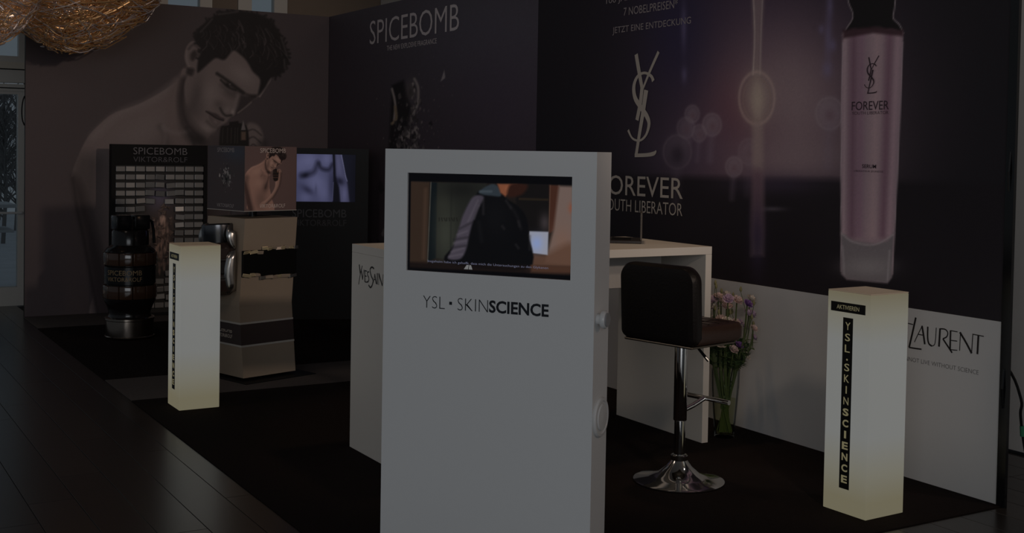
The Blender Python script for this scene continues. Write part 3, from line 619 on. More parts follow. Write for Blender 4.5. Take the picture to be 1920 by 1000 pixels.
def paint_video(P):
    P.poly([(120, 130), (1450, 165), (1440, 900), (105, 830)], (26, 22, 20), 4, 1, False)
    P.poly([(120, 132), (285, 138), (262, 812), (108, 800)], (45, 34, 27), 8, 1, False); P.stroke([(250, 200), (232, 760)], 26, (60, 45, 36), 14, .8)
    P.poly([(296, 140), (350, 142), (340, 760), (272, 790)], (12, 17, 20), 6, 1, False); P.stroke([(296, 140), (266, 800)], 6, (74, 72, 66), 3)
    P.poly([(350, 142), (760, 150), (760, 800), (338, 760)], (30, 31, 28), 8, 1, False); P.blob(420, 560, 90, 220, (52, 54, 47), .8); P.blob(400, 330, 60, 90, (42, 43, 37), .7); P.stroke([(470, 150), (462, 740)], 8, (24, 25, 23), 8, .6); P.blob(560, 200, 140, 70, (20, 20, 19), .8)
    [P.stroke([(366+k*21, 432), (366+k*21+(k % 3)*5, 456)], 7, (20, 19, 17), 4, .8) for k in range(8)]
    P.poly([(1000, 150), (1280, 158), (1270, 560), (1000, 560)], (17, 15, 15), 10, 1, False); P.stroke([(1030, 275), (1250, 282)], 14, (48, 38, 26), 8, .7); P.blob(1230, 470, 40, 70, (58, 52, 54), .8)
    P.poly([(1265, 160), (1345, 165), (1320, 520), (1262, 560)], (58, 34, 26), 8, 1, False); P.stroke([(1272, 165), (1262, 540)], 5, (90, 70, 58), 3, .8)
    P.poly([(1340, 168), (1450, 172), (1440, 820), (1230, 800), (1300, 520)], (100, 84, 78), 14, 1, False); P.blob(1370, 640, 80, 130, (108, 82, 70), .7); P.blob(1440, 350, 24, 40, (120, 66, 48), .8)
    P.poly([(1060, 720), (1240, 720), (1440, 640), (1438, 890), (1120, 880)], (84, 60, 48), 34, .9)
    P.poly([(1108, 540), (1258, 545), (1252, 735), (1095, 715)], (134, 136, 148), 5, 1, False); P.blob(1165, 640, 45, 60, (120, 140, 190), .7)
    P.poly([(720, 200), (860, 190), (920, 270), (1010, 330), (1080, 420), (1100, 560), (1090, 850), (440, 800), (500, 640), (560, 440), (610, 320), (660, 260)], (9, 9, 11), 8)
    P.poly([(640, 270), (700, 245), (740, 270), (690, 360), (650, 460), (620, 570), (590, 700), (540, 770), (440, 765), (480, 680), (530, 520), (570, 400)], (62, 57, 66), 10)
    for a, b in (((690, 290), (610, 460)), ((700, 330), (660, 440)), ((600, 540), (520, 570)), ((590, 620), (490, 640)), ((570, 680), (470, 710)), ((560, 730), (450, 750))): P.stroke([a, b], 10, (88, 82, 90), 11, .55)
    for a, b in (((640, 470), (540, 520)), ((610, 590), (490, 610)), ((590, 660), (470, 676))): P.stroke([a, b], 12, (26, 24, 28), 12, .6)
    P.stroke([(735, 290), (735, 400)], 12, (48, 45, 48), 12, .7); P.blob(840, 420, 120, 160, (15, 15, 17), .6); P.stroke([(960, 340), (1010, 420), (1040, 520)], 18, (22, 21, 23), 14, .7); P.stroke([(700, 470), (720, 620)], 24, (18, 18, 20), 16, .7)
    P.poly([(700, 215), (790, 158), (850, 170), (880, 250), (800, 250), (730, 240)], (40, 47, 53), 8); P.stroke([(710, 215), (800, 215)], 18, (64, 72, 78), 9, .7)
    P.poly([(850, 152), (1010, 154), (970, 205), (915, 256), (875, 225)], (112, 66, 46), 9, 1, False); P.blob(935, 190, 30, 22, (128, 80, 56), .6); P.poly([(960, 154), (1090, 158), (1060, 230), (980, 260), (930, 250)], (40, 22, 17), 14)
    for a, b in (((920, 290), (960, 350)), ((1020, 460), (1030, 500)), ((890, 500), (905, 520)), ((1000, 650), (1020, 680)), ((1110, 580), (1110, 690))): P.stroke([a, b], 12, (40, 38, 40), 12, .6)
    P.poly([(80, 790), (1460, 830), (1460, 960), (80, 880)], (20, 14, 13), 12, .75, False)
    P.poly([(1120, 820), (1440, 830), (1438, 885), (1120, 878)], (84, 56, 42), 12, .6, False)
    P.poly([(80, 840), (1460, 905), (1460, 960), (80, 880)], (6, 6, 8), 6, 1, False); P.poly([(90, 50), (1460, 80), (1455, 158), (95, 128)], (6, 6, 8), 4, 1, False)
    P.poly([(80, 40), (124, 55), (112, 870), (80, 870)], (6, 6, 8), 3, 1, False)
def pix_video(u, v, P3):
    v = 1-v; TL, TR, BR, BL = map(np.array, ((105, 62), (1447, 95), (1432, 940), (93, 857)))
    q = np.outer((1-u)*(1-v), TL)+np.outer(u*(1-v), TR)+np.outer(u*v, BR)+np.outer((1-u)*v, BL); return q[:, 0], q[:, 1]
scr = sheet('screen', (x0+.001, .008, z0+.001), (1, 0, 0), EZ, sw-.002, sh-.002, 260, 150, SCR, k_, paint_video, emission=True, base=(6, 6, 8), pix=pix_video)
sub = mat('subtitle_white', (.1, .1, .1), .5, emit=emi(92, 94, 116))
lettering('Insgeheim habe ich gehofft, dass mich die Untersuchungen zu den Glykanen', sub, scr, (x0+.132*sw, .0065, z0+.088*sh), (1, 0, 0), EZ, sw*.735, sh*.03, -.008, name='subtitle')
mb = MB()
for a, b, c, d in ((.360, .386, .390, .377), (.390, .413, .404, .393)): mb.add([(x0+q*sw, .0065, z0+zz*sh) for q, zz in ((a, .045), (b, .045), (c, .088), (d, .088))], [(0, 1, 2, 3)])
mb.build('channel_mark', mat('mark_white', (.1, .1, .1), .5, emit=emi(104, 104, 104)), scr)
kink = mat('kiosk_ink', (.010, .012, .018), .45)
def kpt(x, y):      # pixel -> point on the kiosk front, local coordinates
    q = _fw+_R*(x-PX)/F+_U*(PY-y)/F; e = np.array([math.cos(KA), math.sin(KA), 0]); n = np.array([-math.sin(KA), math.cos(KA), 0])
    o = np.array([kx, ky, 0.]); t = ((o-CAM)@n)/(q@n); p = CAM+q*t-o; return float(p@e), float(p[2])-.006
a, b = kpt(793, 577), kpt(916, 584); h_ = kpt(793, 554)[1]-kpt(793, 577)[1]
c0, c1, zb = kpt(793, 577)[0], kpt(915, 584)[0], kpt(793, 577)[1]
def ktext(t, xa, xb, off): lettering(t, kink, k_, (kpt(xa, 580)[0], -.0008, zb), (1, 0, 0), EZ, kpt(xb, 580)[0]-kpt(xa, 580)[0], h_, off)
ktext('YSL', 793, 834, -.02); ktext('SKIN', 858, 915, -.02); ktext('SCIENCE', 917, 1029, .028)
dq = kpt(845, 569); MB().box(dq[0]-.006, dq[0]+.006, -.0009, -.0003, dq[1]-.006, dq[1]+.006).build('dot', kink, k_)
# round fittings on the right side of the kiosk
MX = lambda y, z: Matrix.Translation((KW, y, z)) @ Matrix.Rotation(R(90), 4, 'Y')
fit = mat('white_plastic', (.72, .72, .71), .3); fitg = mat('grey_plastic', (.30, .30, .31), .35)
kb = MB().lathe([(.0, 0), (.020, 0), (.020, .016), (.033, .018), (.035, .028), (.031, .036), (.0, .036)], 28, MX(.042, .974)).build('round_knob', fit, k_, True)
MB().lathe([(.012, .0361), (.026, .0361), (.026, .041), (.012, .041)], 24, MX(.042, .974)).build('knob_ring', fitg, kb, True)
kb = MB().lathe([(0, 0), (.074, 0), (.077, .005), (.072, .012), (.063, .013), (.059, .009), (0, .008)], 40, MX(.079, .598)).build('round_grip', fit, k_, True)
MB().lathe([(0, .0085), (.052, .0095), (.048, .015), (0, .017)], 32, MX(.079, .598)).build('grip_disc', fit, kb, True)
for zz in (.974, .598): MB().box(KW-.012, KW-.001, -.0008, .0, zz-.0012, zz+.0012).build('cable_slot', fit, k_)

# ------------------------------------------------------------------ counter
cx, cy, CL, CD, CH = -2.2303, -5.8432, 1.8007, .8069, 1.097-.006; TK = .043
c_ = empty('counter', (cx, cy, .006), 0, label='white bar-height counter with slab ends and an open front', cat='counter')
MB().bevbox(0, CL, -CD, 0, CH-TK, CH, .0015).build('counter_top', mat('counter_white', (.74, .70, .64), .35, bump=.02, bscale=8), c_)
MB().bevbox(0, TK, -CD, 0, 0, CH-TK-.0005, .0015).build('end_panel', mat('counter_white'), c_)
MB().bevbox(CL-TK, CL, -CD, 0, 0, CH-TK-.0005, .0015).build('end_panel', mat('counter_white'), c_)
dgrey = mat('drawer_grey', (.44, .43, .42), .4)
dw = MB().bevbox(TK+.001, 1.648, -CD+.26, -.28, .85, CH-TK-.0005, .0015).build('drawer_box', dgrey, c_)
for i in range(2):
    MB().bevbox(TK+.006+i*.80, TK+.798+i*.80, -CD+.245, -CD+.259, .854, CH-TK-.006, .002).build('drawer_front', dgrey, dw)
mb = MB()
for i, (pts, w_) in enumerate(yves2):
    q = catmull(pts, 4) if len(pts) > 2 else pts
    ribbon(mb, [(-.0008-.0001*(i % 3), -a-cy, b-.006) for a, b in q], w_*.12*abs(px_on(690, 540, 0, -2.23)[1]-px_on(691, 540, 0, -2.23)[1])*1.15, (1, 0, 0))
sL = .8; lzz = (yves2[10][0][-1][1]); lx0 = ly1+.02
for i, (pts, w_) in enumerate(laur2):
    q = catmull(pts, 4) if len(pts) > 2 else pts
    ribbon(mb, [(-.0008-.0001*(i % 3), -(lx0+(a-laur2[0][0][0][0])*.62)-cy, lz+.004+(b-.657)*.66-.006+.02) for a, b in q], w_*kw*.62, (1, 0, 0))
mb.build('lettering', ink, c_)
# laptop on the counter, seen from its side
lp = empty('laptop', (-.631, -6.273, 1.0975), -.645, label='small open black laptop standing on the counter top', cat='laptop')
ldk = mat('laptop_dark', (.030, .024, .021), .35)
MB().bevbox(-.19, .0, -.13, .13, 0, .018, .004).build('keyboard_base', ldk, lp)
MB().bevbox(-.17, -.06, -.115, .115, .0182, .0195, .0005).build('keyboard', black_matte, lp)
LM = Matrix.Translation((-.004, 0, .019))
ld = MB().bevbox(-.005, .006, -.13, .13, .0, .155, .003, LM).build('lid', mat('lid_grey', (.10, .085, .07), .3), lp)
MB().box(-.0065, -.0055, -.118, .118, .012, .145, LM).build('display', black_gloss, ld)

# ------------------------------------------------------------------ bar stool
def pad(mb, w_, h_, t_, r_, bulge=.5, n=8, M=None, edge=.018):
    """rounded rectangular cushion in the x-z plane, thickness along y"""
    out = []
    for cxx, czz, a0 in ((w_/2-r_[1], h_-r_[1], 0), (-w_/2+r_[1], h_-r_[1], 90), (-w_/2+r_[0], r_[0], 180), (w_/2-r_[0], r_[0], 270)):
        rr = r_[1] if czz > h_/2 else r_[0]
        for i in range(n+1):
            g = R(a0+90*i/n); out.append((cxx, czz, math.cos(g), math.sin(g), rr))
    rings = []
    for yy, ins in ((-t_/2, edge*1.6), (-t_/2+edge*.25, edge*.5), (-t_/2+edge, 0), (t_/2-edge, 0), (t_/2-edge*.25, edge*.5), (t_/2, edge*1.6)):
        rings.append([(cxx+c*(rr-ins), yy, czz+s_*(rr-ins)) for cxx, czz, c, s_, rr in out])
    k = len(out); vs = [Vector(p) for rg in rings for p in rg]
    if M: vs = [M @ p for p in vs]
    fs = [(i*k+j, i*k+(j+1) % k, (i+1)*k+(j+1) % k, (i+1)*k+j) for i in range(len(rings)-1) for j in range(k)]
    fs += [tuple(range(k))[::-1], tuple((len(rings)-1)*k+j for j in range(k))]
    mb.add(vs, fs)
s_ = empty('bar_stool', (-1.075, -7.20, .006), R(12), label='dark leather bar stool with low back on a round chrome foot', cat='stool')
base = MB().lathe([(.0, 0), (.21, 0), (.222, .004), (.222, .008), (.205, .014), (.15, .024), (.10, .042), (.062, .075), (.045, .098), (.040, .106), (0, .106)], 56).build('foot_plate', chrome, s_, True)
MB().lathe([(.036, .106), (.041, .108), (.041, .128), (.036, .132), (0, .132)], 32).build('collar', chrome, base, True)
MB().lathe([(.027, .13), (.027, .31), (0, .31)], 28).build('column', chrome, s_, True)
MB().lathe([(.0, .30), (.031, .30), (.033, .303), (.033, .688), (0, .688)], 28).build('sleeve', chrome, s_, True)
# seat faces +x; the back stands at -x
mb = MB(); pad(mb, .466, .385, .095, (.05, .05), M=Matrix.Translation((-.185, 0, .7475)) @ Matrix.Rotation(R(-90), 4, 'Z') @ Matrix.Rotation(R(-90), 4, 'X'), edge=.024)
seat = mb.build('seat', leather_seat, s_, True)
for i in range(1, 4): MB().tube([(-.11, -.233+.466*i/4, .7945), (.03, -.233+.466*i/4, .795), (.165, -.233+.466*i/4, .7935)], .0025, 5).build('seam', leather, seat)
for i in range(1, 4): MB().tube([(-.12+.30*i/4, -.20, .7945), (-.12+.30*i/4, .20, .7945)], .0025, 5).build('seam', leather, seat)
mb = MB(); pad(mb, .466, .375, .078, (.045, .075), M=Matrix.Translation((-.155, 0, .698)) @ Matrix.Rotation(R(-3), 4, 'Y') @ Matrix.Rotation(R(90), 4, 'Z'), edge=.022)
back = mb.build('backrest', leather, s_, True)
for sy in (-1, 1): MB().tube([(-.192, sy*.185, .73), (-.199, sy*.19, .88), (-.206, sy*.18, 1.02)], .003, 5).build('piping', leather_seat, back)
MB().bevbox(-.185, .15, -.21, .21, .689, .701, .005).build('seat_pan', mat('pan_metal', (.35, .30, .24), .3, metal=1), s_)
MB().tube([(.02, -.03, .688), (.03, -.06, .675), (.06, -.12, .60)], [.006, .006, .008], 8).build('lever', black_gloss, s_, True)
ft = MB().tube([(.02, 0, .345), (.10, 0, .36), (.19, 0, .385)], .0125, 10).build('footrest_arm', chrome, s_, True)
MB().tube([(.19, -.15, .385), (.19, .15, .385)], .0125, 10).build('footrest_bar', chrome, s_, True)

# ------------------------------------------------------------------ vase with flowers
vx, vy = -.255, -6.585
vg = glass_mat('vase_glass', (.95, .97, .96), .14, .01, .75)
v_ = empty('glass_vase', (vx, vy, .006), label='tall tapered clear glass vase half filled with water', cat='vase')
MB().lathe([(0, 0), (.052, 0), (.057, .004), (.059, .05), (.070, .18), (.078, .29), (.081, .385), (.0785, .385), (.0755, .29), (.0675, .18), (.0555, .05), (.050, .022), (0, .018)], 40, cap=False).build('vessel', vg, v_, True)
MB().lathe([(0, .0235), (.049, .0235), (.0545, .051), (.0665, .18), (.0695, .215), (0, .215)], 32).build('water', glass_mat('water', (.88, .90, .76), .08, .02, .3), v_, True)
green = mat('stem_green', (.085, .11, .035), .6); leafm = mat('leaf_green', (.075, .115, .045), .55, noise=(20, .3))
PET = [mat('petal_blush', (.62, .46, .42), .7, noise=(30, .15)), mat('petal_cream', (.66, .56, .47), .7, noise=(30, .15)), mat('petal_purple', (.20, .09, .28), .7, noise=(30, .2)), mat('petal_lilac', (.48, .34, .45), .7, noise=(30, .2))]
budm = mat('bud_green', (.22, .20, .09), .7)
def bloom(mb, c, r, d, rnd):
    d = Vector(d).normalized(); x = d.orthogonal().normalized(); y = d.cross(x)
    for ring, (n, k, up) in enumerate(((5, 1., .55), (5, .75, .95), (4, .45, 1.2))):
        for i in range(n):
            a = 2*math.pi*(i+ring*.5)/n+rnd.uniform(-.15, .15); q = x*math.cos(a)+y*math.sin(a); t = d.cross(q)
            w_ = r*.62*k; p0 = c; p1 = c+q*r*.55*k+d*r*.35*up; p2 = c+q*r*k*rnd.uniform(.9, 1.1)+d*r*up*.9
            mb.add([p0, p1-t*w_, p1+t*w_, p2-t*w_*.75+d*r*.08, p2+t*w_*.75-d*r*.05, p2+q*r*.18*k], [(0, 1, 2), (1, 3, 4, 2), (3, 5, 4)])
r = random.Random(11)
NAMES = ['blush pink', 'cream', 'deep purple', 'pale lilac']
for i in range(42):
    kind = [0, 1, 0, 3, 2, 1, 3, 0][i % 8]
    a = r.uniform(0, 6.28); rad = .043*math.sqrt(r.random()); top = r.uniform(.46, .80)
    sp = .165*math.sqrt(r.random())*(1.15-(top-.46)*.7)
    b0 = Vector((rad*math.cos(a+2.6), rad*math.sin(a+2.6), .03)); ex_ = Vector((sp*math.cos(a), sp*math.sin(a), 0)); ex_.x = min(ex_.x, .19)
    if ex_.x < -.075: ex_.x = -.075
    rim = ex_*min(1, .068/max(.068, ex_.length)); rim.z = .385; tp = Vector((ex_.x, ex_.y, top))
    f_ = empty('flower', (vx, vy, .006), label='%s flower on a leafy green stem in the glass vase' % NAMES[kind], cat='flower', group='%s flowers in the glass vase' % NAMES[kind])
    pts = catmull([b0, b0*.4+rim*.6*.6+Vector((0, 0, .02)) if False else (b0+Vector((rim.x, rim.y, .385)))/2, (rim.x, rim.y, .385), (tp.x*.9, tp.y*.9, (.385+top)/2+.02), tp], 3)
    MB().tube(pts, .0042, 5).build('stem', green, f_)
    mb = MB(); d = Vector((tp.x*1.6+r.uniform(-.1, .1), tp.y*1.6-.10, .30)); bloom(mb, tp, r.uniform(.021, .032), d, r); mb.build('blossom', PET[kind], f_)
    if i % 2 == 0:
        q = tp+Vector((r.uniform(-.04, .04), r.uniform(-.04, .04), r.uniform(.03, .09)))
        MB().tube([tp-Vector((0, 0, .06)), q], .0018, 4).build('side_stem', green, f_)
        MB().lathe([(0, -.004), (.007, .004), (.008, .014), (.004, .026), (0, .032)], 8, Matrix.Translation(q)).build('bud', budm, f_, True)
    mb = MB()
    for k in range(16):
        z = r.uniform(.385, .53) if k < 11 else r.uniform(.15, .3); t = min(1, max(0, (z-.385)/(top-.385+1e-6)))
        p = Vector((rim.x+(tp.x-rim.x)*t, rim.y+(tp.y-rim.y)*t, z)) if z > .385 else Vector((rim.x*z/.385*.8, rim.y*z/.385*.8, z))
        g = r.uniform(-2., 2.) if p.x < -.03 else r.uniform(0, 6.28); dd = Vector((math.cos(g), math.sin(g), r.uniform(.1, .9))).normalized(); L = r.uniform(.05, .09) if z > .36 else .02; sd = dd.cross(Vector((0, 0, 1))).normalized()*L*.22
        q1 = p+dd*L*.5+Vector((0, 0, .006)); q2 = p+dd*L-Vector((0, 0, .006))
        if z < .385: q2 = p+Vector((0, 0, .02)); q1 = p+Vector((0, 0, .012)); sd = sd*1.2
        mb.add([p, q1-sd, q1+sd, q2], [(0, 1, 2), (1, 3, 2)])
    mb.build('leaves', leafm, f_)

# ------------------------------------------------------------------ taupe box tower with printed cube
TA = R(17); tw = .44
t_ = empty('box_tower', (-2.164, -3.867, .006), TA, label='leaning taupe gift box tower with a black ribbon band', cat='display')
def skew(z): return (-.034 if False else 0)
def off(z):                      # the stack kinks: its waist is pushed to one side
    k = max(0, 1-abs(z-.515)/(.60 if z > .515 else .49)); return Vector((-.036*k, .006*k, 0))
def slab(mb, z0, z1, g=0., ya=0., n=1):
    for i in range(n):
        a, b = z0+(z1-z0)*i/n, z0+(z1-z0)*(i+1)/n; oa, ob = off(a), off(b)
        vs = [Vector((x, y, z))+o_ for z, o_ in ((a, oa), (b, ob)) for x, y in ((-g, -g), (tw+g, -g), (tw+g, tw+g), (-g, tw+g))]
        mb.add(vs, [(0, 3, 2, 1), (4, 5, 6, 7), (0, 1, 5, 4), (1, 2, 6, 5), (2, 3, 7, 6), (3, 0, 4, 7)])
    return mb
slab(MB(), .515, 1.112).build('upper_box', taupe, t_)
slab(MB(), .024, .5148).build('lower_box', taupe, t_)
slab(MB(), .236, .405, .0015).build('band', taupe_dark, t_)
for z in (.236, .392): slab(MB(), z, z+.013, .0025).build('band_edge', cream_line, t_)
MB().lathe([(.17, 0), (.17, .01), (.03, .012), (.03, .024), (0, .024)], 24, Matrix.Translation((tw/2, tw/2, 0))).build('pivot_foot', black_gloss, t_, True)
MB().box(-.05, tw+.10, -.10, tw+.06, .0005, .006).build('floor_plate', black_matte, t_)
# ribbon round the right-hand face, with crumpled metallic edges
mb = MB(); o1 = off(.80)
mb.bevbox(-.006, tw+.006, -.016, .0, .715, .895, .004, Matrix.Translation(o1)); mb.bevbox(tw, tw+.012, -.01, tw, .715, .895, .004, Matrix.Translation(o1))
rb = mb.build('ribbon', mat('ribbon_black', (.004, .004, .004), .5, spec=.2), t_)
rr = random.Random(5)
for zc, sg in ((.897, 1), (.713, -1)):
    x = -.006
    while x < tw-.01:
        L = rr.uniform(.035, .075); dz = rr.uniform(-.004, .004) + (-.016*sg if x < .11 else .006*sg)
        M = Matrix.Translation(o1+Vector((x+L/2, -.017-rr.uniform(0, .006), zc+dz))) @ Matrix.Rotation(rr.uniform(-.6, .6), 4, 'X') @ Matrix.Rotation(rr.uniform(-.12, .12), 4, 'Y') @ Matrix.Rotation(rr.uniform(-.25, .25), 4, 'Z')
        MB().bevbox(-L/2, L/2, -.003, .003, -.012, .012, .0025, M).build('foil_crumple', [gold_foil, silver, taupe][rr.choice((0, 0, 1, 2))], rb); x += L*.9
# bottle bursting through the left-hand face
MBt = Matrix.Translation(Vector((-.01, .21, .56))+off(.7)) @ Matrix.Rotation(R(-4), 4, 'X')
bb = MB().lathe([(.10, .02), (.15, .05), (.158, .12), (.15, .16), (.158, .17), (.158, .25), (.15, .26), (.156, .27), (.154, .34), (.12, .38), (0, .38)], 14, MBt).build('bursting_bottle', mat('smoked_glass', (.03, .02, .018), .12, spec=.6, coat=.4), t_)
MB().lathe([(.118, .372), (.122, .38), (.122, .50), (.112, .51), (0, .51)], 18, MBt).build('bottle_cap', mat('gunmetal', (.16, .16, .17), .22, metal=1.), bb, True)
MB().lathe([(.1595, .168), (.161, .172), (.161, .248), (.1595, .252)], 14, MBt, cap=False).build('bottle_label', black_gloss, bb)
for zz in (.14, .262): MB().lathe([(.157, zz-.006), (.162, zz), (.157, zz+.006)], 28, MBt, cap=False).build('bottle_ring', silver, bb, True)
def curl(y0, y1, z0, z1, bow, lean):        # torn silver flap of the box, curled outwards
    vs = []; n = 7
    for i in range(n):
        g = i/(n-1)
        for j in range(6):
            k = j/5; a = g*2.4
            vs.append(Vector((-.012-bow*math.sin(a)*(.6+.4*math.sin(k*3.1)), y0+(y1-y0)*k*.0+(y1-y0)*(1-math.cos(a))*.45, z0+(z1-z0)*k+lean*g*.1))+off(.8))
    fs = [(i*6+j, i*6+j+1, (i+1)*6+j+1, (i+1)*6+j) for i in range(n-1) for j in range(5)]
    o = MB().add(vs, fs).build('torn_flap', silver, t_, True); so_ = o.modifiers.new('s', 'SOLIDIFY'); so_.thickness = .004
curl(.045, .14, .62, .90, .075, -.3); curl(.05, .12, .90, 1.02, .06, .5); curl(.40, .30, .86, 1.03, .09, .4); curl(.40, .31, .62, .84, .07, -.2)
lettering('SPICEBOMB', mat('vinyl_logo'), t_, Vector((-.0025, .30, .325))+off(.33), (0, -1, 0), EZ, .20, .030); lettering('VIKTOR&ROLF', mat('vinyl_logo'), t_, Vector((-.0025, .30, .288))+off(.3), (0, -1, 0), EZ, .20, .024)
# printed cube turning on top
q_ = empty('printed_cube', (-2.164, -3.867, 1.118), TA, label='square cube with portrait and explosion pictures on top of the tower', cat='display cube')
cz0, cz1 = .048, .494
MB().lathe([(.03, 0), (.03, .048), (0, .048)], 16, Matrix.Translation((tw/2, tw/2, 0))).build('pivot', black_gloss, q_, True)
MB().bevbox(-.006, tw-.008, .002, tw, cz0, cz1, .002).build('cube_body', mat('cube_board', (.11, .085, .08), .5), q_)
MB().box(-.0075, tw-.0065, .0005, tw, cz0, cz0+.004).build('edge_strip', mat('cream_line'), q_)
def pix_cube(u, v, P3): xs = 418+477*u; ys = 880-580*v; return 388+(xs-650)/.97, 253+(ys-525)/.97
def paint_cube(P):
    P.blob(330, 250, 380, 380, (52, 42, 41), .6); portrait(P, (1.36, 1.2, 1.1))
def pix_uv(u, v, P3): return u*330+85, 880-580*v
def paint_cube_l(P):
    P.blob(340, 360, 120, 80, (28, 31, 38), .8); P.blob(250, 640, 150, 190, (33, 27, 27), .5)
    shards(P, 260, 580, 95, 210, 130, 2, (14, 13, 14), (92, 88, 86), 4, 20); shards(P, 260, 600, 130, 330, 60, 3, (30, 28, 28), (76, 72, 70), 2, 6); P.blob(258, 600, 18, 26, (9, 8, 8), .9)
sheet('portrait_face', (-.004, .001, cz0+.004), (1, 0, 0), EZ, tw-.008, cz1-cz0-.006, 90, 105, PRINT, q_, paint_cube, base=(48, 38, 37), pix=pix_cube)
sheet('explosion_face', (-.007, tw-.003, cz0+.004), (0, -1, 0), EZ, tw-.008, cz1-cz0-.006, 70, 100, PRINT, q_, paint_cube_l, base=(30, 26, 27), pix=pix_uv)
cl = vin('cube', (98, 90, 86))
lettering('SPICEBOMB', cl, q_, (.118, -.0008, cz1-.045), (1, 0, 0), EZ, .215, .031); lettering('VIKTOR&ROLF', cl, q_, (.118, -.0008, cz0+.022), (1, 0, 0), EZ, .215, .026)
lettering('SPICEBOMB', v_grey, q_, (-.0085, .32, cz1-.045), (0, -1, 0), EZ, .20, .030); lettering('VIKTOR&ROLF', v_grey, q_, (-.0085, .32, cz0+.022), (0, -1, 0), EZ, .20, .024)

# ------------------------------------------------------------------ giant grenade-shaped bottle
gx, gy = -2.39, -1.60
g_ = empty('grenade_bottle', (gx, gy, .006), R(8), label='giant dark grenade-shaped perfume bottle standing on the carpet', cat='bottle')
amber = mat('amber_glass', (.062, .031, .018), .12, spec=.8); smoke = mat('black_glass', (.010, .008, .008), .16, spec=.5)
steel = mat('dark_steel', (.42, .36, .31), .2, metal=1.)
NS = 12
MB().lathe([(.19, 0), (.2, .012), (.2, .02), (.193, .026), (.193, .15), (.2, .156), (.2, .172), (.185, .18), (0, .18)], 36).build('base', steel, g_, True)
MB().lathe([(.175, .18), (.165, .21), (.185, .27), (.205, .31), (.208, .335)], 36, cap=False).build('lower_body', smoke, g_, True)
def band(name, z0, z1, r_, m):
    hw = r_*math.tan(math.pi/NS)*.92
    proto_ = MB().bevbox(-hw, hw, -r_, -r_+.03, z0, z1, .009).build(name, m, g_, True)
    for i in range(1, NS):
        o = proto_.copy(); COL.objects.link(o); o.parent = g_; o.rotation_euler = (0, 0, 2*math.pi*i/NS)
MB().lathe([(.19, .325), (.19, .735), (0, .735)], 36).build('inner_body', smoke, g_, True)
band('glass_facet', .335, .445, .212, amber); band('glass_facet', .61, .715, .212, amber)
lb = MB().lathe([(.2, .452), (.207, .458), (.207, .598), (.2, .604)], 40, cap=False).build('label_band', black_gloss, g_, True)
def bend_at(z, c): return lambda x, y: (.2085*math.cos((x-c)/.2085), .2085*math.sin((x-c)/.2085), z+y)
CA = -.2085*R(118+8)
gold = vin('gold_print', (66, 54, 38)); 
lettering('SPICEBOMB', gold, lb, (0, 0, 0), (1, 0, 0), EZ, .30, .04, bend=lambda x, y: bend_at(.535, .15-CA)(x, y)); lettering('VIKTOR&ROLF', gold, lb, (0, 0, 0), (1, 0, 0), EZ, .30, .034, bend=lambda x, y: bend_at(.485, .15-CA)(x, y))
MB().lathe([(.205, .72), (.19, .745), (.165, .762), (.15, .775), (.148, .885), (.138, .9), (0, .9)], 36).build('shoulder', smoke, g_, True)
for sx in (-1, 1): MB().bevbox(.012*sx if sx > 0 else -.145, .145 if sx > 0 else -.012, -.07, .07, .9, 1.02, .012).build('cap_block', black_gloss, g_, True)
MB().lathe([(.05, .9), (.05, .985), (0, .985)], 20).build('cap_core', smoke, g_, True)
MB().tube([(.15, .0, .98), (.185, 0, .96), (.20, 0, .88), (.205, 0, .78)], .012, 6).build('lever', black_gloss, g_, True)

# ------------------------------------------------------------------ black display with wall of small metal bricks
dx0, dx1, dy, dd = -2.285, -1.395, -.42, .10
D_ = empty('brick_display', (dx0, dy, .006), 0, label='black upright display panel covered in rows of small silver bricks', cat='display')
DW = dx1-dx0; DH = 1.607
MB().bevbox(0, DW, .03, .10, 0, DH, .003).box(0, DW, 0, .03, 1.42, DH).box(0, .035, 0, .03, 0, 1.42).box(DW-.035, DW, 0, .03, 0, 1.42).build('case', black_matte, D_)
lettering('SPICEBOMB', vin('display_grey', (54, 52, 54)), D_, (.195, -.001, 1.515), (1, 0, 0), EZ, .50, .064, -.008)
lettering('VIKTOR&ROLF', vin('display_grey2', (40, 39, 42)), D_, (.195, -.001, 1.445), (1, 0, 0), EZ, .50, .048, -.008)
def paint_blast(P):
    P.blob(50, 76, 12, 9, (44, 44, 62), .95); P.blob(53, 60, 22, 22, (26, 20, 19), .9)
    shards(P, 53, 50, 22, 34, 190, 21, (10, 7, 7), (84, 68, 60), 1.2, 4.5); shards(P, 53, 42, 34, 40, 80, 22, (6, 5, 5), (64, 50, 44), .8, 2.6)
bp = sheet('blast_picture', (.036, .0285, .03), (1, 0, 0), EZ, DW-.072, 1.389, 110, 160, PRINT, D_, paint_blast, k=.5, base=(5, 5, 5), pix=lambda u, v, P3: (u*100, v*100))
bricks = [mat('brick_silver_%d' % i, (.23+.025*i, .225+.025*i, .222+.025*i), .3, metal=.15) for i in range(3)]
cols, rows = 9, 18; bw, bh = .085, .051; pitch = (DW-.07)/cols; rp = .0752
proto = [None]*3; rr = random.Random(7)
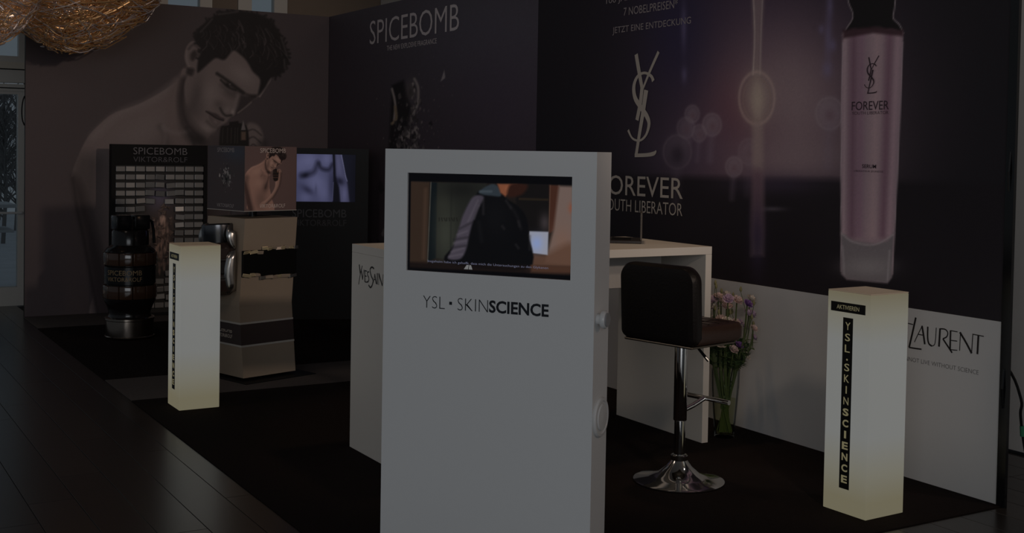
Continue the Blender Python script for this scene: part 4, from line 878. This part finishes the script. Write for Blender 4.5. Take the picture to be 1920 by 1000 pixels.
for j in range(rows):
    for i in range(cols):
        u, v = (i-4.15)/1.75, (j-8.6)/4.9
        q = u*u+v*v
        if q < 1.0: continue
        x = .035+pitch*(i+.5); z = 1.42-.04-rp*j; k = rr.randrange(3)
        if proto[k] is None: o = MB().bevbox(-bw/2, bw/2, -.014, .014, -bh/2, bh/2, .005).build('brick', bricks[k], D_); proto[k] = o
        else: o = proto[k].copy(); COL.objects.link(o); o.parent = D_
        d = 1 if q < 2.6 else .15
        o.location = (x+rr.uniform(-.006, .006)*d, .012-rr.uniform(0, .012)*d, z+rr.uniform(-.006, .006)*d)
        o.rotation_euler = (rr.uniform(-.16, .16)*d, rr.uniform(-.10, .10)*d, rr.uniform(-.2, .2)*d)
# glass splinters standing proud of the picture
sp_m = mat('splinter', (.30, .22, .19), .2, spec=.7)
for i in range(26):
    a = rr.uniform(0, 6.28); q = math.sqrt(rr.random()); x = DW*.53+q*math.cos(a)*.11; z = .80+q*math.sin(a)*.27; s0 = rr.uniform(.02, .05)
    M = Matrix.Translation((x, .012, z)) @ Matrix.Rotation(rr.uniform(0, 6.28), 4, 'Y') @ Matrix.Rotation(rr.uniform(-.5, .5), 4, 'X')
    vs = [M @ Vector(p) for p in ((-s0*.5, .006, -s0*.4), (s0*.6, .006, -s0*.2), (s0*.1, .006, s0*.9), (0, -.016, .1*s0))]
    MB().add(vs, [(0, 2, 1), (0, 1, 3), (1, 2, 3), (2, 0, 3)]).build('glass_splinter', sp_m, D_)

# ------------------------------------------------------------------ black totem with a video screen
TOA = R(-22); TOW = .90
rc = np.array([-.16, -1.40]); e_ = np.array([math.cos(TOA), math.sin(TOA)])
T_ = empty('screen_totem', (float(rc[0]-TOW*e_[0]), float(rc[1]-TOW*e_[1]), .006), TOA, label='black totem with a bluish torso video on its screen', cat='totem')
MB().bevbox(0, TOW, .012, .20, 0, 1.60, .003).box(0, TOW, 0, .0119, 1.545, 1.60).box(0, TOW, 0, .0119, 0, 1.10).box(0, .1, 0, .0119, 1.10, 1.545).box(TOW-.12, TOW, 0, .0119, 1.10, 1.545).build('case', mat('totem_black', (.006, .006, .007), .4, spec=.2), T_)
def paint_torso(P):
    P.poly([(-140, 160), (360, 160), (372, 260), (358, 400), (360, 540), (-140, 540)], (56, 57, 82), 10, 1, False)
    for x, y, rx, ry, a in ((130, 215, 95, 75, .8), (300, 205, 55, 60, .75), (200, 380, 100, 85, .75), (270, 470, 60, 70, .5), (40, 260, 60, 80, .5), (100, 500, 60, 40, .5)): P.blob(x, y, rx, ry, (86, 87, 118), a)
    P.stroke([(60, 330), (120, 322), (180, 300), (212, 236)], 30, (20, 20, 34), 24, .75); P.stroke([(226, 240), (252, 276), (318, 284), (352, 246)], 22, (15, 15, 27), 17, .85)
    P.blob(96, 330, 34, 18, (12, 12, 22), .8, -12); P.blob(120, 440, 60, 24, (30, 30, 48), .7, 25); P.blob(345, 400, 26, 120, (38, 38, 58), .7); P.blob(200, 440, 12, 40, (52, 53, 76), .6)
    P.poly([(354, 160), (378, 160), (395, 340), (430, 420), (425, 540), (364, 540), (370, 400)], (9, 9, 16), 7, 1, False); P.stroke([(365, 380), (358, 520)], 5, (80, 80, 108), 3, .7)
    P.poly([(378, 160), (440, 165), (470, 300), (496, 370), (524, 540), (436, 540), (420, 420), (388, 330)], (60, 60, 84), 9, 1, False)
    P.blob(415, 250, 20, 80, (76, 76, 102), .6, -8); P.blob(428, 372, 44, 26, (18, 18, 32), .85, 20); P.blob(474, 470, 26, 60, (82, 82, 112), .7); P.stroke([(438, 170), (462, 260), (480, 330), (496, 370)], 6, (112, 112, 142), 4, .85)
    P.blob(585, 350, 60, 260, (10, 10, 18), .8)
sheet('screen', (.101, .006, 1.101), (1, 0, 0), EZ, TOW-.222, .443, 140, 90, SCR, T_, paint_torso, emission=True, base=(15, 16, 27), pix=lambda u, v, P3: (-125+700*u, 530-362*v))
tl = vin('totem_grey', (22, 23, 26)); tl2 = vin('totem_grey2', (15, 15, 18))
lettering('SPICEBOMB', tl, T_, (.20, -.0008, .955), (1, 0, 0), EZ, .50, .075); lettering('VIKTOR&ROLF', tl2, T_, (.20, -.0008, .875), (1, 0, 0), EZ, .50, .058)

# ------------------------------------------------------------------ wire nest pendant lamps
copper = [mat('wire_copper', (.80, .50, .24), .33, metal=.55), mat('wire_silver', (.80, .72, .70), .3, metal=.55)]
bulbm = mat('bulb_glow', (.5, .48, .45), .3, emit=emi(104, 96, 90))
def nest(loc, rx, ry, rz, n, seed, label, bulbs, th, ms):
    r = random.Random(seed); t = empty('nest_pendant', loc, label=label, cat='pendant lamp', group='wire nest pendant lamps')
    mbs = [MB(), MB()]
    for i in range(n):
        N = Vector((r.gauss(0, .45), r.gauss(0, .45), 1 if r.random() < .8 else .3)).normalized(); x = N.orthogonal().normalized(); y = N.cross(x)
        a0 = r.uniform(0, 6.28); L = r.uniform(.8, 2.4); hgt = r.uniform(-.95, .35); k = math.sqrt(max(.05, 1-hgt*hgt))*r.uniform(.80, 1.03); pts = []
        for j in range(9):
            a = a0+L*j/8; w_ = 1+.07*math.sin(a*5+i)+r.uniform(-.03, .03)
            p = (x*math.cos(a)+y*math.sin(a))*k*w_+N*(hgt+.08*math.sin(a*3+i))
            pts.append((p.x*rx, p.y*ry, p.z*rz*(1-.42*min(1, abs(p.x))**1.6)))
        mbs[0 if r.random() < ms else 1].tube(pts, th*r.uniform(.6, 1.25), 4)
    for m_, c in zip(mbs, copper):
        o = m_.build('wire_tangle', c, t); o['kind'] = 'stuff'
    for p in bulbs: MB().lathe([(0, -.03), (.022, -.02), (.03, 0), (.022, .02), (0, .03)], 12, Matrix.Translation(p)).build('bulb', bulbm, t, True)
    MB().tube([(0, 0, rz*.2), (0, 0, 4.6-loc[2])], .008, 6).build('cord', black_matte, t)
    l = bpy.data.lights.new('bulb_light', 'POINT'); l.energy = 5; l.color = (1, .72, .45); l.shadow_soft_size = .05
    lo_ = bpy.data.objects.new('bulb_light', l); COL.objects.link(lo_); lo_.parent = t; lo_.location = (0, -.05, .02)
def at_px(x, y, depth): return CAM+(_fw+_R*(x-PX)/F+_U*(PY-y)/F)*depth
p1 = at_px(136, -28, 10.5); p2 = at_px(-24, -8, 9.0)
nest(tuple(p1), .74, .50, .57, 950, 1, 'golden wire nest pendant lamp hanging in front of the portrait wall', [(-.1, -.3, .02), (.02, -.35, .04), (.3, -.25, .06), (-.3, -.2, .1)], .0048, .72)
nest(tuple(p2), .37, .34, .37, 520, 2, 'paler wire nest pendant lamp hanging near the glass door', [(0, -.2, .05)], .0042, .4)

# ------------------------------------------------------------------ cables
pc = empty('power_cable', (0, 0, 0), label='black power cable with a green plug looping behind the end post of the serum wall', cat='cable')
cpts = catmull([(.06, -8.31, .012), (.12, -8.29, .06), (.18, -8.24, .12), (.235, -8.17, .21), (.245, -8.14, .31), (.215, -8.15, .40), (.215, -8.15, .47), (.19, -8.08, .62), (.058, -7.9, .82)], 5)
MB().tube(cpts, .007, 6).build('cord', black_matte, pc, True)
MB().tube([(.246, -8.142, .285), (.243, -8.140, .335)], .011, 8).build('plug', mat('plug_green', (.03, .20, .10), .4), pc, True)
tag(MB().tube(catmull([(-2.966, .03, 2.04), (-2.982, .03, 1.99), (-2.990, .03, 1.90), (-2.984, .03, 1.82), (-2.966, .03, 1.77)], 5), .006, 6).build('wall_cable', black_matte, None, True), 'short black cable loop at the edge of the portrait wall', 'cable')
